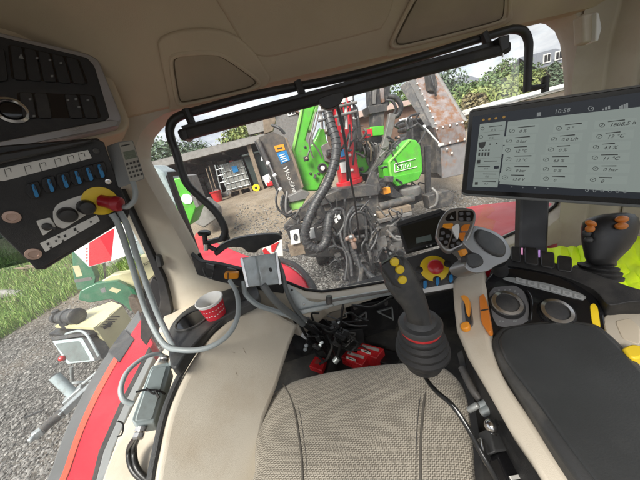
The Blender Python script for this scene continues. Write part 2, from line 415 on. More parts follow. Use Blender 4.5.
# raised surrounds and the two speakers, one in each front corner of the roof
M['groove'] = mat('brown_groove', (.10, .078, .05), .9)
for outl, inner in (([(157, 44), (164, 37), (184, 31), (212, 30), (234, 36), (252, 50), (267, 72), (270, 82), (255, 92), (176, 111), (169, 100)], [(173, 60), (180, 56), (202, 54), (218, 55), (229, 61), (258, 82), (248, 88), (182, 103), (179, 98)]),
                    ([(386, 60), (392, 44), (412, 10), (424, -22), (512, -42), (514, 6), (507, 26), (440, 48)], [(393, 47), (405, 22), (423, -12), (505, -30), (504, 16), (498, 21), (440, 36)])):
    a = ringpad(smooth_px(outl, 3), RF.up(.012), 'speaker_surround', M['liner'], headliner, .05, bev=.014)
    inner = arcpx(inner, .35, 5)
    ringpad(inner, RF.up(.0135), 'speaker_grille', M['grille'], headliner, .012, bev=.003)
    m = MB(); m.tube([RF.up(.0135)(*p) for p in inner+[inner[0]]], .0016, 6, 1); m.build('speaker_groove', M['groove'], headliner)
    m = MB(); cq = sum((V((x, y, 0)) for x, y in inner), V((0, 0, 0)))/len(inner); m.tube([RF.up(.010)(*(cq+(V((x, y, 0))-cq)*1.09)[:2]) for x, y in inner+[inner[0]]], .0065, 8, 1); m.build('speaker_lip', M['liner'], headliner)
hatch = [(170, -60), (215, 0), (240, 42), (252, 55), (268, 59), (292, 54), (372, 34), (384, 27), (393, 8), (405, -40), (412, -70)]
ringpad(smooth_px(hatch, 3), RF.up(.006), 'roof_panel', M['linerdark'], headliner, .03, bev=.012)
# right corner post, its hook and the side wall behind the monitor
m = MB()
post = [(1.15, .905), (1.255, .875), (1.262, .795), (1.275, .785), (1.42, .785), (1.42, .91)]
m.loft([[V((x+.02*k, y-.02*k, z)) for x, y in post] for z, k in ((1.85, 0), (2.5, 0), (2.95, .0), (3.12, .6), (3.22, 2), (3.34, 5))]); m.build('corner_post', M['beige'], cab, bev=.010, seg=3)
m = MB(); m.box((1.31, .1, 2.2), .06, 1.36, .75); m.build('side_wall', M['beige'], cab, bev=.01)
m = MB(); m.box((1.30, .74, 2.95), .05, .09, .75); m.bar((1.29, .69, 2.80), (1.29, .78, 2.86), .004, .004, (0, 0, 1)); m.bar((1.29, .69, 2.90), (1.29, .78, 2.98), .004, .004, (0, 0, 1)); m.build('side_window_frame', M['dark'], cab)
m = MB(); m.box((1.03, .58, 2.03), .50, .56, .28); m.build('side_shelf', M['beige'], cab, bev=.02, seg=3)
m = MB(); m.add([V((1.285, -.58, 2.57)), V((1.285, .70, 2.57)), V((1.285, .70, 3.3)), V((1.285, -.58, 3.3))], [[0, 1, 2, 3]]); m.build('side_window', M['glass'], cab, flat=True)
HK = PY(.80)
m = MB(); m.plate([(583, 14), (597, 11), (600, 28), (597, 41), (584, 43)], HK, .03); hook = m.build('coat_hook', M['beige'], cab, bev=.006)
m = MB(); m.plate([(597, 12), (599.5, 13), (602, 28), (598.5, 41), (596, 41)], HK.up(.012), .03); m.build('hook_edge', M['white'], hook, bev=.003)
# left: door glass, seal, trim
DX = PX(-.64)
m = MB(); m.add([V((-.645, -.9, 2.16)), V((-.645, .86, 2.16)), V((-.645, .86, 3.2)), V((-.645, -.9, 3.2))], [[0, 1, 2, 3]]); m.build('door_glass', M['glass'], cab, flat=True)
PLX = PY(.88)
m = MB(); m.plate([(118, 190), (122, 189), (165, 280), (170, 300), (172, 312), (158, 345), (150, 330), (158, 318), (160, 300), (158, 284), (140, 240)], PLX, .02); m.build('door_seal', M['blackmatte'], cab, bev=.003)
m = MB(); m.plate([(147, 292), (152, 278), (160, 283), (164, 300), (161, 318), (146, 346), (140, 338), (141, 315)], PY(.93), .02); m.build('door_trim', M['dark'], cab, bev=.003)
m = MB(); m.plate([(155, 255), (160, 257), (162, 267), (157, 268)], PLX.up(.012), .02); m.build('door_catch', M['dgrey'], cab, bev=.003)
m = MB(); m.plate([(-10, 190), (75, 190), (52, 257), (-10, 271)], PX(-.63), .006); m.build('tinted_door_strip', M['tint'], cab)
# left console: sill, cup tray, big smooth wing
CZ = PZ(2.29)
m = MB(); m.plate([(50, 640), (98, 490), (105, 470), (118, 435), (138, 395), (153, 365), (166, 345), (182, 330), (205, 310), (235, 285), (330, 300), (298, 326), (255, 310), (228, 325), (195, 357), (178, 390), (168, 425), (160, 490), (155, 640)], CZ.up(-.045), .06); m.build('side_console', M['beige'], cab, bev=.008, seg=3)
m = MB(); m.plate([(157, 330), (163, 316), (164, 296), (163, 283), (215, 283), (200, 325), (184, 332)], PZ(2.42), .2); m.build('console_end', M['beige'], cab, bev=.012, seg=3)
wa_, wb_, wc_ = PZ(2.425)(236, 318), PZ(2.30)(165, 470), PZ(2.262)(285, 350)
WG = PL(wa_, (wb_-wa_).cross(wc_-wa_))
wing = smooth_px([(152, 490), (160, 450), (168, 415), (180, 385), (196, 357), (214, 334), (236, 316), (254, 306), (266, 305)], 3)[:-3]+[(299, 325), (291, 345), (277, 390), (262, 430), (250, 500)]
wing = [p for p in wing if True]
wl = smooth_path([(142, 640, 0), (152, 500, 0), (160, 450, 0), (168, 415, 0), (180, 385, 0), (196, 357, 0), (214, 334, 0), (236, 316, 0), (254, 306, 0), (266, 306, 0)], 5)
wing = [(p.x, p.y) for p in wl]+[(299, 325), (291, 345), (279, 384), (273, 400), (266, 418), (262, 440), (260, 500), (260, 640)]
m = MB(); m.plate(wing, WG, .04); m.build('console_wing', M['beige'], cab, bev=.016, seg=4)
edge = [(p.x-3.5, p.y-2.5) for p in wl[:-4]]
m = MB(); m.tube([WG.up(-.012)(*p) for p in edge], .008, 8, 1); m.build('console_trim', M['dgrey'], cab)
ta_, tb_, tc_ = PZ(2.448)(190, 320), PZ(2.448)(245, 295), PZ(2.445)(178, 350)
CT = PL(ta_, (tb_-ta_).cross(tc_-ta_))
tray = smooth_px([(168, 352), (168, 332), (178, 316), (196, 303), (222, 291), (250, 284), (258, 290), (256, 300), (238, 309), (216, 322), (196, 342), (184, 356), (177, 366), (171, 366)], 4)
m = MB(); m.plate(tray, CT.up(.004), .03); tr = m.build('cup_tray', M['dgrey'], cab, bev=.004)
hole = CT.up(.006)(193, 319)
m = MB(); m.lathe(hole, CT.n, [(.058, -.006), (.058, .003), (.054, .0045), (.050, .003), (.050, -.004)], 32, caps=False); m.build('cup_holder', M['dgrey'], tr)
m = MB(); m.lathe(hole, CT.n, [(.0505, -.004), (.0505, .0005), (.0504, .0006)], 32); m.build('holder_shade_disc', M['gloss'], tr)  # flat black disc paints the shade inside a hole that is not cut
m = MB(); m.plate([(237, 293), (246, 290), (249, 297), (240, 301)], CT.up(.008), .008); m.build('rocker_switch', M['black'], tr, bev=.002)
m = MB()
for pts in ([(243, 348), (244.5, 351), (246, 354)], [(222, 338), (224, 339.5)], [(232, 352), (235, 353)], [(236, 372), (237.5, 376)]): m.tube([WG.up(.0002)(*p) for p in pts], .0004, 4, 3)
m.islands('scuff_mark', mat('scuff', (.17, .13, .09), .8), cab)
# sill strip and mudguard outside the door
SD = PZ(2.20)
m = MB(); m.box((-.665, .1, 1.98), .03, 1.5, .40); m.build('door_panel', M['dgrey'], cab)
m = MB(); m.plate([(45, 640), (93, 490), (103, 452), (124, 404), (150, 352), (154, 357), (134, 400), (113, 450), (104, 490), (57, 640)], PZ(2.24), .03); m.build('door_sill', M['grey'], cab, bev=.004)
m = MB(); m.plate([(40, 640), (89, 490), (98, 452), (119, 404), (149, 346), (151, 350), (125, 404), (104, 452), (94, 490), (46, 640)], PZ(2.225), .03); m.build('sill_seal', M['dark'], cab, bev=.003)
FZ = PZ(2.12)
fl = smooth_path([(20, 640, 0), (55, 500, 0), (65, 470, 0), (78, 432, 0), (94, 396, 0), (112, 363, 0), (128, 338, 0), (141, 319, 0)], 4); fr = smooth_path([(66, 640, 0), (88, 500, 0), (93, 478, 0), (101, 452, 0), (112, 425, 0), (126, 396, 0), (141, 366, 0), (153, 343, 0)], 4)
gl = smooth_path([(-4, 640, 0), (34, 500, 0), (45, 470, 0), (59, 432, 0), (76, 396, 0), (97, 361, 0), (116, 334, 0), (134, 309, 0)], 4)
fend = None
def strip(a, b, pl, dz=0, th=.02):
    m = MB(); vs = []; fs = []
    m.prism([pl(p.x, p.y)+V((0, 0, dz)) for p in a]+[pl(p.x, p.y)+V((0, 0, dz)) for p in reversed(b)], (0, 0, -th)); return m
ff = strip(fl, fr, FZ, 0, .22).build('rear_mudguard', M['tred'], cab, bev=.012, seg=3)
strip([p+V((4, 0, 0)) for p in gl], [p+V((0, 0, 0)) for p in fl], FZ, -.006, .16).build('mudguard_flare', mat('flare_rubber', (.10, .105, .105), .6, dirt=(.16, .155, .145), ds=5), ff, bev=.006)
oo = [p+V((4.5, 0, 0)) for p in fl[:-4]]
strip([p+V((-1.5, 0, 0)) for p in fl[:-4]], oo, FZ.up(.003), 0, .006).build('mudguard_stripe', M['reflect'], ff)
m = MB(); m.plate([(108, 351), (124, 329), (134, 339), (119, 362)], FZ.up(.006), .006); m.build('warning_plate', M['dgrey'], ff, bev=.002)
# the mudguards below the rear window and the red bonnet edge on the right
R1 = PZ(2.05)
m = MB(); m.plate(smooth_px([(196, 232), (212, 240), (250, 256), (282, 262), (303, 276), (312, 292), (322, 312), (300, 320), (235, 300), (190, 262)], 3), R1, .10); g1 = m.build('rear_mudguard', M['tred'], cab, bev=.02, seg=3)
m = MB(); m.tube([R1.up(.01)(*p) for p in [(281, 260), (296, 266), (309, 280), (318, 300)]], .024, 8, 5); m.build('mudguard_edge', M['blackmatte'], g1)
R2 = P3((470, 215, 1.9), (515, 215, 1.7), (500, 250, 1.3))
m = MB(); m.plate(smooth_px([(440, 222), (462, 208), (490, 203), (530, 200), (556, 203), (570, 214), (560, 236), (520, 252), (480, 268), (450, 262)], 3), R2, .08); g2 = m.build('rear_mudguard', M['tred'], cab, bev=.03, seg=4)
g2['label'] = 'red rear mudguard on the side of the armrest'
# black rail following the window, its brackets
T = PY(.845)
tube_px = [(222, 240), (225, 232), (222, 222), (214, 210), (199, 196), (188, 185), (182, 172), (176, 152), (171, 138), (170, 128), (174, 120), (184, 114.5), (200, 110), (260, 94), (345, 77), (430, 54), (500, 32.5), (514, 29.5), (524, 32), (528.5, 42), (528.5, 56), (527, 92)]
m = MB(); m.tube([T(*p) for p in tube_px], .0122, 12, 6); rail = m.build('window_rail', M['black'], cab)
m = MB(); m.tube([T(*p) for p in [(527, 88), (540, 87), (545, 84)]], .009, 8, 3); m.tube([T(545, 92), T(545.5, 76)], .011, 10, 1); m.build('rail_stub', M['black'], rail)
for x, y in ((189, 113), (486, 37), (300, 85)):
    m = MB(); m.tube([T.up(.014)(x-3, y-4), T.up(.014)(x+5, y+16)], .012, 8, 1); m.build('rail_bracket', M['black'], rail)
# rear window handle with its knob, clamp and sill strip
HW = PY(.87)
m = MB(); m.plate(smooth_px([(219, 246), (232, 240), (250, 236), (268, 234.5), (279, 235), (281, 239), (272, 245), (260, 249), (255, 253), (247, 252), (242, 248), (228, 248), (217, 256), (214, 252)], 3), HW, .028); wh = m.build('window_handle', M['black'], cab, bev=.006, seg=3)
m = MB(); m.tube([HW(x, y) for x, y in [(216, 250), (210, 247), (206, 243)]], .009, 8, 4); m.lathe(HW(205.5, 245), HW(204, 226)-HW(205.5, 245), [(.008, 0), (.008, .035), (.020, .038), (.022, .046), (.018, .052)], 20); m.bar(HW(206, 243), HW(229, 237), .016, .02, (0, 1, 0)); m.build('clamp_knob', M['black'], wh)
m = MB(); m.cyl(HW.up(.02)(206, 250), HW.up(.02)(206, 244), .008); m.cyl(HW.up(.02)(222, 240), HW.up(.02)(222, 235), .007); m.islands('clamp_bolt', M['chrome'], wh)
m = MB(); m.plate([(190, 254), (200, 262), (220, 265), (246, 271), (285, 279), (284, 294), (250, 289), (215, 281), (197, 275)], PY(.875), .03); st = m.build('sill_latch', M['blackmatte'], cab, bev=.004)
m = MB(); m.plate([(206, 264), (214, 266), (214, 270), (206, 268)], PY(.86), .01); m.plate([(227, 268), (236, 270), (236, 274), (227, 272)], PY(.86), .01); m.tube([PY(.855)(x, y) for x, y in [(203, 268), (206, 276), (212, 278), (213, 272)]], .003, 6, 4); m.islands('latch_clip', M['dgrey'], st)
# slim black bar standing outside the glass
BO = PY(1.05)
m = MB(); m.tube([BO(*p) for p in [(169, 175), (176, 195), (187, 225), (200, 262)]], .013, 8, 3); m.bar(BO(168, 174), BO(186, 173), .016, .012, (0, 1, 0)); m.build('window_stay', M['black'], cab)

# rear wiper on the outside of the glass
WP = PY(1.0)
m = MB(); m.plate(smooth_px([(320, 101), (326, 95), (338, 92), (343, 97), (338, 106), (328, 108)], 3), WP, .05); wpm = m.build('wiper_motor', M['black'], cab, bev=.006)
m = MB(); m.tube([WP(336, 100), WP(343, 130), WP(350, 175), WP(355, 203), WP(360, 240)], [.008, .005, .004], 8, 4); m.build('wiper_arm', M['black'], wpm)
m = MB(); m.tube([WP.up(-.012)(346.5, 150), WP.up(-.012)(348, 181)], .006, 6, 1); m.build('wiper_joint', M['black'], wpm)
# sun blind rolled up under the headliner
sb = thing('sun_blind', 'black rolled up sun blind hanging across the top of the rear window', 'blind', W(345, 92))
B1 = PY(.80)
m = MB(); m.bar(B1(180, 136), B1(508, 48), .03, .030, (0, 0, 1)); m.build('roller', M['blackmatte'], sb, bev=.008)
m = MB(); m.bar(B1.up(-.01)(183, 129.5), B1.up(-.01)(505, 42), .012, .018); m.build('upper_slat', M['black'], sb, bev=.002)
for px in ([(180, 130), (186, 129), (188, 138), (184, 141)], [(499, 37), (510, 34), (510, 48), (502, 52)]):
    m = MB(); m.plate(px, B1.up(.018), .05); m.build('end_cap', M['black'], sb, bev=.003)
m = MB(); m.tube([B1.up(.01)(503, 50), B1.up(.01)(503, 57)], .003, 8, 1); m.build('pull_peg', M['chrome'], sb)
m = MB(); m.plate(smooth_px([(318, 101), (322, 97), (340, 92), (344, 95), (341, 103), (332, 108), (324, 108)], 3), B1.up(.016), .02); m.build('pull_tab', M['black'], sb, bev=.003)
# ================================================================ things inside the cab
def pl_text(m, txt, pl, a, b, h, **k): m.ptext(txt, pl, a, b, h, **k)
def arr(px): return [tuple(p) for p in px]
# ---- overhead switch panel, upper left
OP = P3((0, 90, .50), (110, 90, .62), (60, 130, .56))
oc = thing('switch_panel', 'dark overhead switch panel with silver edge and a chrome ringed socket', 'switch panel', OP(60, 90))
m = MB(); m.plate(arcpx([(-30, 20), (93, 44), (106, 60), (131, 122), (124, 133), (-30, 168)], .22), OP.up(-.03), .14); m.build('housing', M['liner'], oc, bev=.02, seg=3)
m = MB(); m.plate(arcpx([(-30, 25), (88, 53.5), (99, 60), (122, 118), (118, 127), (-30, 158)], .18), OP, .05); m.build('bezel', mat('satin_bezel', (.33, .32, .325), .4, metal=.4, var=.04), oc, bev=.003)
m = MB(); m.plate(arcpx([(-30, 29), (87, 57), (95, 66), (110, 117), (106, 121), (-30, 149)], .14), OP.up(.001), .04); m.build('face', M['blackmatte'], oc, bev=.003)
m = MB(); m.plate([(-30, 147), (110, 119.5), (119, 121), (117, 126), (-30, 157)], OP.up(.004), .01); m.build('lower_lip', M['silver'], oc, bev=.002)
def swq(a, b, t0, t1):     # quad between two edges of a row
    L = lambda p, q, t: (p[0]+(q[0]-p[0])*t, p[1]+(q[1]-p[1])*t)
    return [L(a[0], b[0], t0), L(a[0], b[0], t1), L(a[1], b[1], t1), L(a[1], b[1], t0)]
row1 = (((9, 44.5), (13, 79)), ((78, 59), (87, 84)))
row2 = (((18, 92), (22, 118)), ((93, 95), (100, 118)))
m = MB(); m.plate(arcpx(swq(*row1, -.02, 1.02), .08), OP.up(.002), .01); m.plate(arcpx(swq(*row2, -.02, 1.02), .08), OP.up(.002), .01); m.islands('switch_well', M['gloss'], oc)
for row, cnt, skip in ((row1, 5, ()), (row2, 5, (2,))):
    for k in range(cnt):
        if k in skip: continue
        m = MB(); m.plate(arcpx(swq(*row, k/cnt+.012, (k+1)/cnt-.012), .15), OP.up(.006), .008); m.build('rocker_switch', M['blackmatte'], oc, bev=.0018)
m = MB(); m.plate(arcpx([(-6, 50), (4, 48), (8, 80), (-4, 82)], .15), OP.up(.006), .008); m.build('rocker_switch', M['blackmatte'], oc, bev=.0018)
m = MB()
m.plate([(21, 53.5), (24, 59), (18.5, 58)], OP.up(.0085), .001)
for x, y in ((37, 58), (50, 60), (61, 63), (30, 99), (34, 116), (68, 100), (76, 99), (88, 100), (79, 107), (52, 76)):
    m.plate([(x-1.3, y-1), (x+1.3, y-1), (x+1.3, y+1), (x-1.3, y+1)], OP.up(.0085), .001)
m.islands('switch_symbol', M['grey'], oc)
c = OP(12, 111)
m = MB(); m.lathe(c, OP.n, [(.0, -.004), (.014, -.004), (.017, .004), (.021, .008), (.026, .005), (.027, 0), (.027, -.006)][1:], 32); m.build('socket_ring', M['chrome'], oc)
m = MB(); m.lathe(c, OP.n, [(.0155, .0), (.0155, .0045), (.012, .0055), (.004, .006)], 24); m.build('socket_cap', M['gloss'], oc)
# ---- control box hanging below it
CB = P3((20, 210, .50), (110, 200, .60), (45, 262, .545))
cb = thing('control_box', 'black hanging control box with blue toggles, yellow ringed stop button and two screws', 'control box', CB(70, 200))
m = MB(); m.plate([(-30, 165), (95, 139), (104, 142), (128, 212), (126.5, 216), (45, 266.5), (38, 268.5), (31, 264), (-30, 150+55)], CB, .012); m.build('front_plate', M['blackmatte'], cb, bev=.002)
m = MB(); m.plate([(-30, 148), (98, 138), (104, 144), (130, 211), (128, 219), (45, 270), (36, 270), (-30, 190)], CB.up(-.012), .03); m.build('back_tray', M['black'], cb, bev=.003)
m = MB()
for q in ([(-30, 158), (90, 138), (95, 142), (-30, 171)],): m.plate(q, CB.up(.02), .03)
m.build('top_flange', M['black'], cb, bev=.004)
m = MB(); m.plate([(-10, 170.5), (88, 150), (92, 158), (4, 181), (0, 181), (-10, 183)], CB.up(.001), .0015); lb = m.build('symbol_strip', M['label'], cb)
m = MB()
for i, (x, y) in enumerate(((7, 171), (27, 168), (42, 165), (57, 161), (70, 158), (81, 155.5))):
    p = CB.up(.0014)
    m.tube([p(x-2.5, y-2), p(x-1.5, y+3), p(x+.2, y+6)], .0005, 4, 3); m.tube([p(x-1, y-1.5), p(x+3, y-2.5), p(x+4, y+1)], .0005, 4, 3)
m.islands('strip_pictogram', M['ink'], lb)
for i, (x, y) in enumerate(((35.5, 191), (51, 185.5), (65.5, 181.5), (78.5, 177.5), (90, 174), (101.5, 171))):
    m = MB(); m.plate(arcpx([(x-9, y-7), (x+3, y-10), (x+6, y-1), (x+4, y+7), (x-4, y+8), (x-9, y+2)], .2), CB.up(.006), .008); tg = m.build('toggle_switch', M['blackmatte'], cb, bev=.002)
    m = MB(); m.plate(arcpx([(x-4.2, y-6.0), (x-1.2, y-6.8), (x+3.6, y+4.8), (x+2.2, y+6.6), (x-.2, y+6.6)], .25), CB.up(.016), .008); m.build('toggle_lever', M['blue'], tg, bev=.001)
    m = MB(); m.plate([(x-1.9, y-5), (x-.9, y-5.3), (x+.6, y-1), (x-.2, y-.6)], CB.up(.0168), .001); m.build('lever_slot', M['ink'], tg)
def screw(x, y, r, pl, par, mt):
    m = MB(); m.lathe(pl(x, y), pl.n, [(r*1.05, 0), (r*1.05, .0012), (r, .003), (r*.62, .0035), (r*.58, .0025), (r*.3, .0022)], 20); m.build('screw', mt, par)
M['copper'] = mat('coppery_screw', (.50, .36, .30), .35, metal=.7, var=.12)
screw(12, 217, .0125, CB, cb, M['copper']); screw(33.5, 254, .0125, CB, cb, M['copper'])
screw(108, 181.5, .006, CB, cb, M['chrome']); screw(96, 151, .006, CB, cb, M['mgrey'])
m = MB(); m.plate(arcpx([(36, 221), (50, 217.5), (56, 227), (43, 236)], .12), CB.up(.002), .003); kb = m.build('key_switch', M['label'], cb, bev=.0008)
m = MB(); m.lathe(CB.up(.002)(47, 226.5), CB.n, [(.0085, 0), (.008, .007), (.004, .0085)], 20); m.bar(CB.up(.008)(44, 226), CB.up(.010)(56, 229), .004, .006); m.build('key_lever', M['black'], kb, bev=.001)
knp = smooth_px([(53, 212), (57, 205), (66, 200.5), (84, 194.5), (92, 193.5), (96.5, 198), (97, 205), (92, 211), (72, 224), (64, 228.5), (57, 226), (53.5, 220)], 3)
m = MB(); m.plate(knp, CB.up(.0025), .004); kp = m.build('knob_plate', M['label'], cb, bev=.001)
for x, y in ((69.5, 216.5), (88, 209)):
    m = MB(); m.lathe(CB.up(.0025)(x-2, y-2), (CB.n+(D(320, 240, .6)-D(100, 210, .6))*.25), [(.0175, 0), (.0165, .006), (.0165, .013), (.013, .019), (.005, .0205)], 24); m.build('knob', M['black'], kp)
m = MB(); m.plate([(40, 243.5), (97, 215), (100, 221), (45.5, 252)], CB.up(.001), .0015); l2 = m.build('function_label', M['label'], cb)
m = MB(); p = CB.up(.0016)
for x, y, s in ((48, 244, 1.6), (56, 241, 1.2), (51, 248, 1.6), (59, 237, 1.5), (63, 241, 1.4), (65, 236, 1.6), (75, 229.5, 1.8), (78, 232, 1), (91, 222, 1.2)):
    m.plate([(x-s, y-s*.4), (x+s*.4, y-s), (x+s, y+s*.5), (x-s*.4, y+s)], p, .0006)
m.islands('label_symbol', M['ink'], l2)
ES = CB(102, 211)
m = MB(); m.lathe(CB.up(.001)(100.5, 201), CB.n, [(.034, 0), (.034, .0015), (.033, .002)], 40); m.build('stop_ring', M['yellow'], cb)
ea = (CB.n*.62 + (CB(140, 207)-CB(100, 201)).normalized()*.78).normalized()
m = MB(); m.lathe(CB.up(.002)(101, 200.5), ea, [(.0145, 0), (.0145, .012), (.0155, .014), (.0155, .022), (.0175, .026), (.0185, .030), (.0185, .038), (.0165, .043), (.010, .0455), (.003, .046)], 28); m.build('stop_button', mat('dark_red_plastic', (.30, .010, .018), .38), cb)
p0, p1 = CB.up(.0022)(90.5, 196), CB.up(.0022)(99, 190.5)
m = MB(); m.text('NOT', p0, (p1-p0), CB.n.cross((p1-p0).normalized()), .008); p0, p1 = CB.up(.0022)(99.5, 189.5), CB.up(.0022)(108, 189); m.text('HALT', p0, (p1-p0), CB.n.cross((p1-p0).normalized()), .0075); m.build('stop_lettering', M['dgrey'], cb)
# ---- small handheld terminal clipped to the corner of the box
HM = P3((118, 142, .60), (133, 140, .62), (130, 183, .60))
hm = thing('handheld_terminal', 'small grey handheld terminal with a tiny screen clipped beside the hanging control box', 'terminal', HM(130, 165))
ofs = HM(106, 143)-HM(118, 142)
m = MB(); m.prism([HM(*q) for q in arcpx([(117.5, 142), (133, 140), (145, 178.5), (130, 184)], .08)], ofs*1.0-HM.n*.015); m.build('case', M['grey'], hm, bev=.003)
m = MB(); m.plate(arcpx([(118.3, 142.6), (132.7, 140.8), (144, 178), (130.3, 183)], .1), HM.up(.0015), .003); m.build('face', mat('putty_plastic', (.36, .35, .31), .5), hm, bev=.001)
m = MB(); m.plate([(123, 152), (134.5, 149.5), (137, 157), (125.5, 160)], HM.up(.0022), .002); m.build('screen', mat('lcd', (.16, .19, .15), .3), hm)
m = MB()
for r in range(4):
    for c_ in range(4):
        x = 127.2+c_*3.5+r*1.35; y = 164.2-c_*.95+r*4.2; m.plate([(x-1.1, y-.9), (x+.9, y-1.4), (x+1.3, y+.6), (x-.7, y+1.1)], HM.up(.0028), .002)
m.build('keypad', M['dgrey'], hm)
p0, p1 = HM.up(.002)(121, 146.8), HM.up(.002)(131, 144.6)
m = MB(); m.plate([(121, 145.5), (129.5, 143.6), (130, 144.6), (121.4, 146.6)], HM.up(.0022), .001); m.build('face_line', M['dgrey'], hm)
tag(MB().tube([D(133, 182, .60), D(135.5, 192, .60), D(134, 201, .60), D(127, 207, .60), D(121, 206, .605)], .006, 10, 6).build('cable', M['conduit']), 'short grey lead curling from the handheld terminal back behind the red button', 'cable')
# ---- two grey conduits dropping along the corner post
tag(MB().tube([D(112, 214, .60), D(119, 226, .61), D(131, 262, .65), D(146, 311, .70), D(163, 343, .665), D(181, 350, .645), D(207, 348, .645), D(228, 335, .665), D(238, 315, .70), D(237, 294, .755), D(230, 281, .825)], .0072, 12, 6).build('conduit', M['conduit']), 'long grey conduit running down the door and looping up to the orange clip', 'conduit')
tag(MB().tube([D(120, 212, .615), D(128, 228, .62), D(140, 266, .66), D(156, 310, .68), D(169, 338, .67), D(175, 351, .67), D(170, 367, .70)], .0072, 12, 6).build('conduit', M['conduit']), 'grey conduit ending at the strapped junction box on the left sill', 'conduit')
# ---- grey junction box strapped on the sill
JP = P3((158, 365, .70), (140, 430, .585), (170, 395, .67))
jb = thing('junction_box', 'long grey junction box tied with a black strap beside the door sill', 'junction box', JP(150, 395))
jt = arcpx([(151, 366), (168, 362), (171, 368), (158, 410), (154, 422), (136, 425), (131, 420)], .12)
m = MB(); m.prism([JP.up(.035)(*q) for q in jt], -JP.n*.035 + (JP(176, 405)-JP(168, 402))*1.0); m.build('body', M['boxgrey'], jb, bev=.004, seg=3)
m = MB(); m.plate(arcpx([(152, 369), (167, 365.5), (152.5, 419), (135, 421)], .1), JP.up(.039), .006); m.build('lid', M['boxgrey'], jb, bev=.003)
m = MB(); m.tube([JP.up(.045)(136, 392), JP.up(.046)(146, 390), JP.up(.046)(159, 391), JP.up(.030)(165, 394)], .0025, 8, 4); m.tube([JP.up(.047)(146, 388), JP.up(.049)(154, 394), JP.up(.047)(160, 390)], .0022, 6, 4); m.tube([JP.up(.047)(155, 391), JP.up(.052)(159, 398)], .003, 6, 1); m.build('strap', M['blackmatte'], jb)
for (x0, y0, x1, y1) in ((142, 427, 138, 438), (163, 364, 165, 357)):
    m = MB(); a, b = JP.up(.02)(x0, y0), JP.up(.016)(x1, y1); m.lathe(a, b-a, [(.014, 0), (.014, .008), (.010, .009), (.0125, .012), (.0125, .020), (.009, .024)], 6 if y0 > 400 else 14); m.build('cable_gland', M['chrome'], jb, ang=25)
for k, (dx, lab) in enumerate(((0, 'black cable leaving the junction box gland, inner one of the pair'), (-5, 'black cable leaving the junction box gland, nearer the door'))):
    tag(MB().tube([JP.up(.016)(138+dx*.3, 436), D(134+dx, 450, .60), D(137+dx, 468, .58), D(150+dx, 482, .57), D(170, 500, .57)], .0065, 10, 6).build('cable', M['cablek']), lab, 'cable')
tag(MB().tube([JP.up(.02)(133, 404), JP.up(.022)(124, 400), JP.up(.024)(121, 388), JP.up(.026)(128, 371), JP.up(.026)(144, 358), JP.up(.022)(158, 354), JP.up(.016)(166, 358)], .006, 10, 6).build('cable', M['conduit']), 'thin grey cable looping from the side of the junction box to its top', 'cable')
tag(MB().tube([JP(117, 437), JP.up(.004)(122, 434), JP.up(.003)(123, 424), JP(118, 421)], .0018, 6, 4).build('wire_loop', M['cablek']), 'tiny black wire loop sticking out of the door sill', 'wire')
# ---- paper cup
cup = thing('paper_cup', 'red and white paper cup standing in the console tray', 'cup', CT(216, 316))
ca = CT(217, 316); cz = V((.03, -.10, 1)).normalized()
m = MB(); m.lathe(ca, cz, [(.0, -.012), (.028, -.012), (.0395, .066)], 36, caps=False); cupb = m.build('cup_wall', M['papercup'], cup)
m = MB(); m.lathe(ca, cz, [(.0393, .060), (.0395, .066), (.042, .066), (.0425, .069), (.040, .0705), (.038, .068), (.031, .012)], 36, caps=False); m.build('rim', M['white'], cup)
m = MB(); m.lathe(ca, cz, [(.0312, .013), (.0312, .0135)], 24); m.build('dregs', M['coffee'], cup)
m = MB(); p = PL(ca+V((0, -.04, 0)), (0.1, -1, .1))
for k in range(5): 
    a0 = D(209+k*3, 310+(k % 2)*3-k*.4, .83)
rr_ = random.Random(3)
vv = CAM-ca; vv.z = 0; vv.normalize(); side = V((-vv.y, vv.x, 0))
for k in range(16):
    a = -.9+1.8*(k % 8)/7; h = .022+.018*(k//8)+.004*rr_.random(); r = .028+.0105*(h+.012)/.078+.0006
    c_ = ca+cz*h+(vv*cos(a)+side*sin(a))*r; m.box(c_, .004, .001, .004+.003*rr_.random(), ax=(vv*-sin(a)+side*cos(a)), ay=(vv*cos(a)+side*sin(a)))
m.build('cup_print', M['white'], cup)
# ---- metal outlet box on the sill with its bracket and conduits
GB = P3((247, 258, .78), (278, 255, .82), (255, 286, .78))
gb = thing('outlet_box', 'square zinc metal box with folded lid standing on the window sill', 'metal box', GB(262, 270))
m = MB(); m.prism([GB(*q) for q in [(242, 258), (256, 255.5), (262, 286), (248, 287)]], -GB.n*.04); m.build('left_face', M['galv'], gb, bev=.002)
G2 = P3((256, 255.5, .775), (276, 253, .81), (262, 286, .765))
m = MB(); m.prism([G2(*q) for q in [(256.5, 255.5), (275.5, 253), (280, 284), (262.5, 286)]], -G2.n*.04); rf_ = m.build('right_face', M['galv'], gb, bev=.002)
m = MB(); m.plate(arcpx([(269, 268), (271.5, 267.5), (272.5, 271.5), (270, 272)], .3), G2.up(.0015), .003); m.build('lock_tab', M['ink'], rf_)
m = MB(); m.plate([(240, 258.5), (242.5, 257), (249, 287), (246.5, 288)], GB.up(.004), .006); m.plate([(275, 252), (277.5, 252.5), (282, 284), (279.5, 285)], G2.up(.004), .006); m.islands('lid_rim', M['chrome'], gb, bev=.001)
m = MB(); m.plate(arcpx([(224, 273), (238.5, 273), (238.5, 279), (224.5, 279.5)], .25), PY(.84), .022); oc_ = tag(m.build('cable_clip', M['orange2'], bev=.002), 'bright orange cable clip on the dark latch below the window', 'clip')
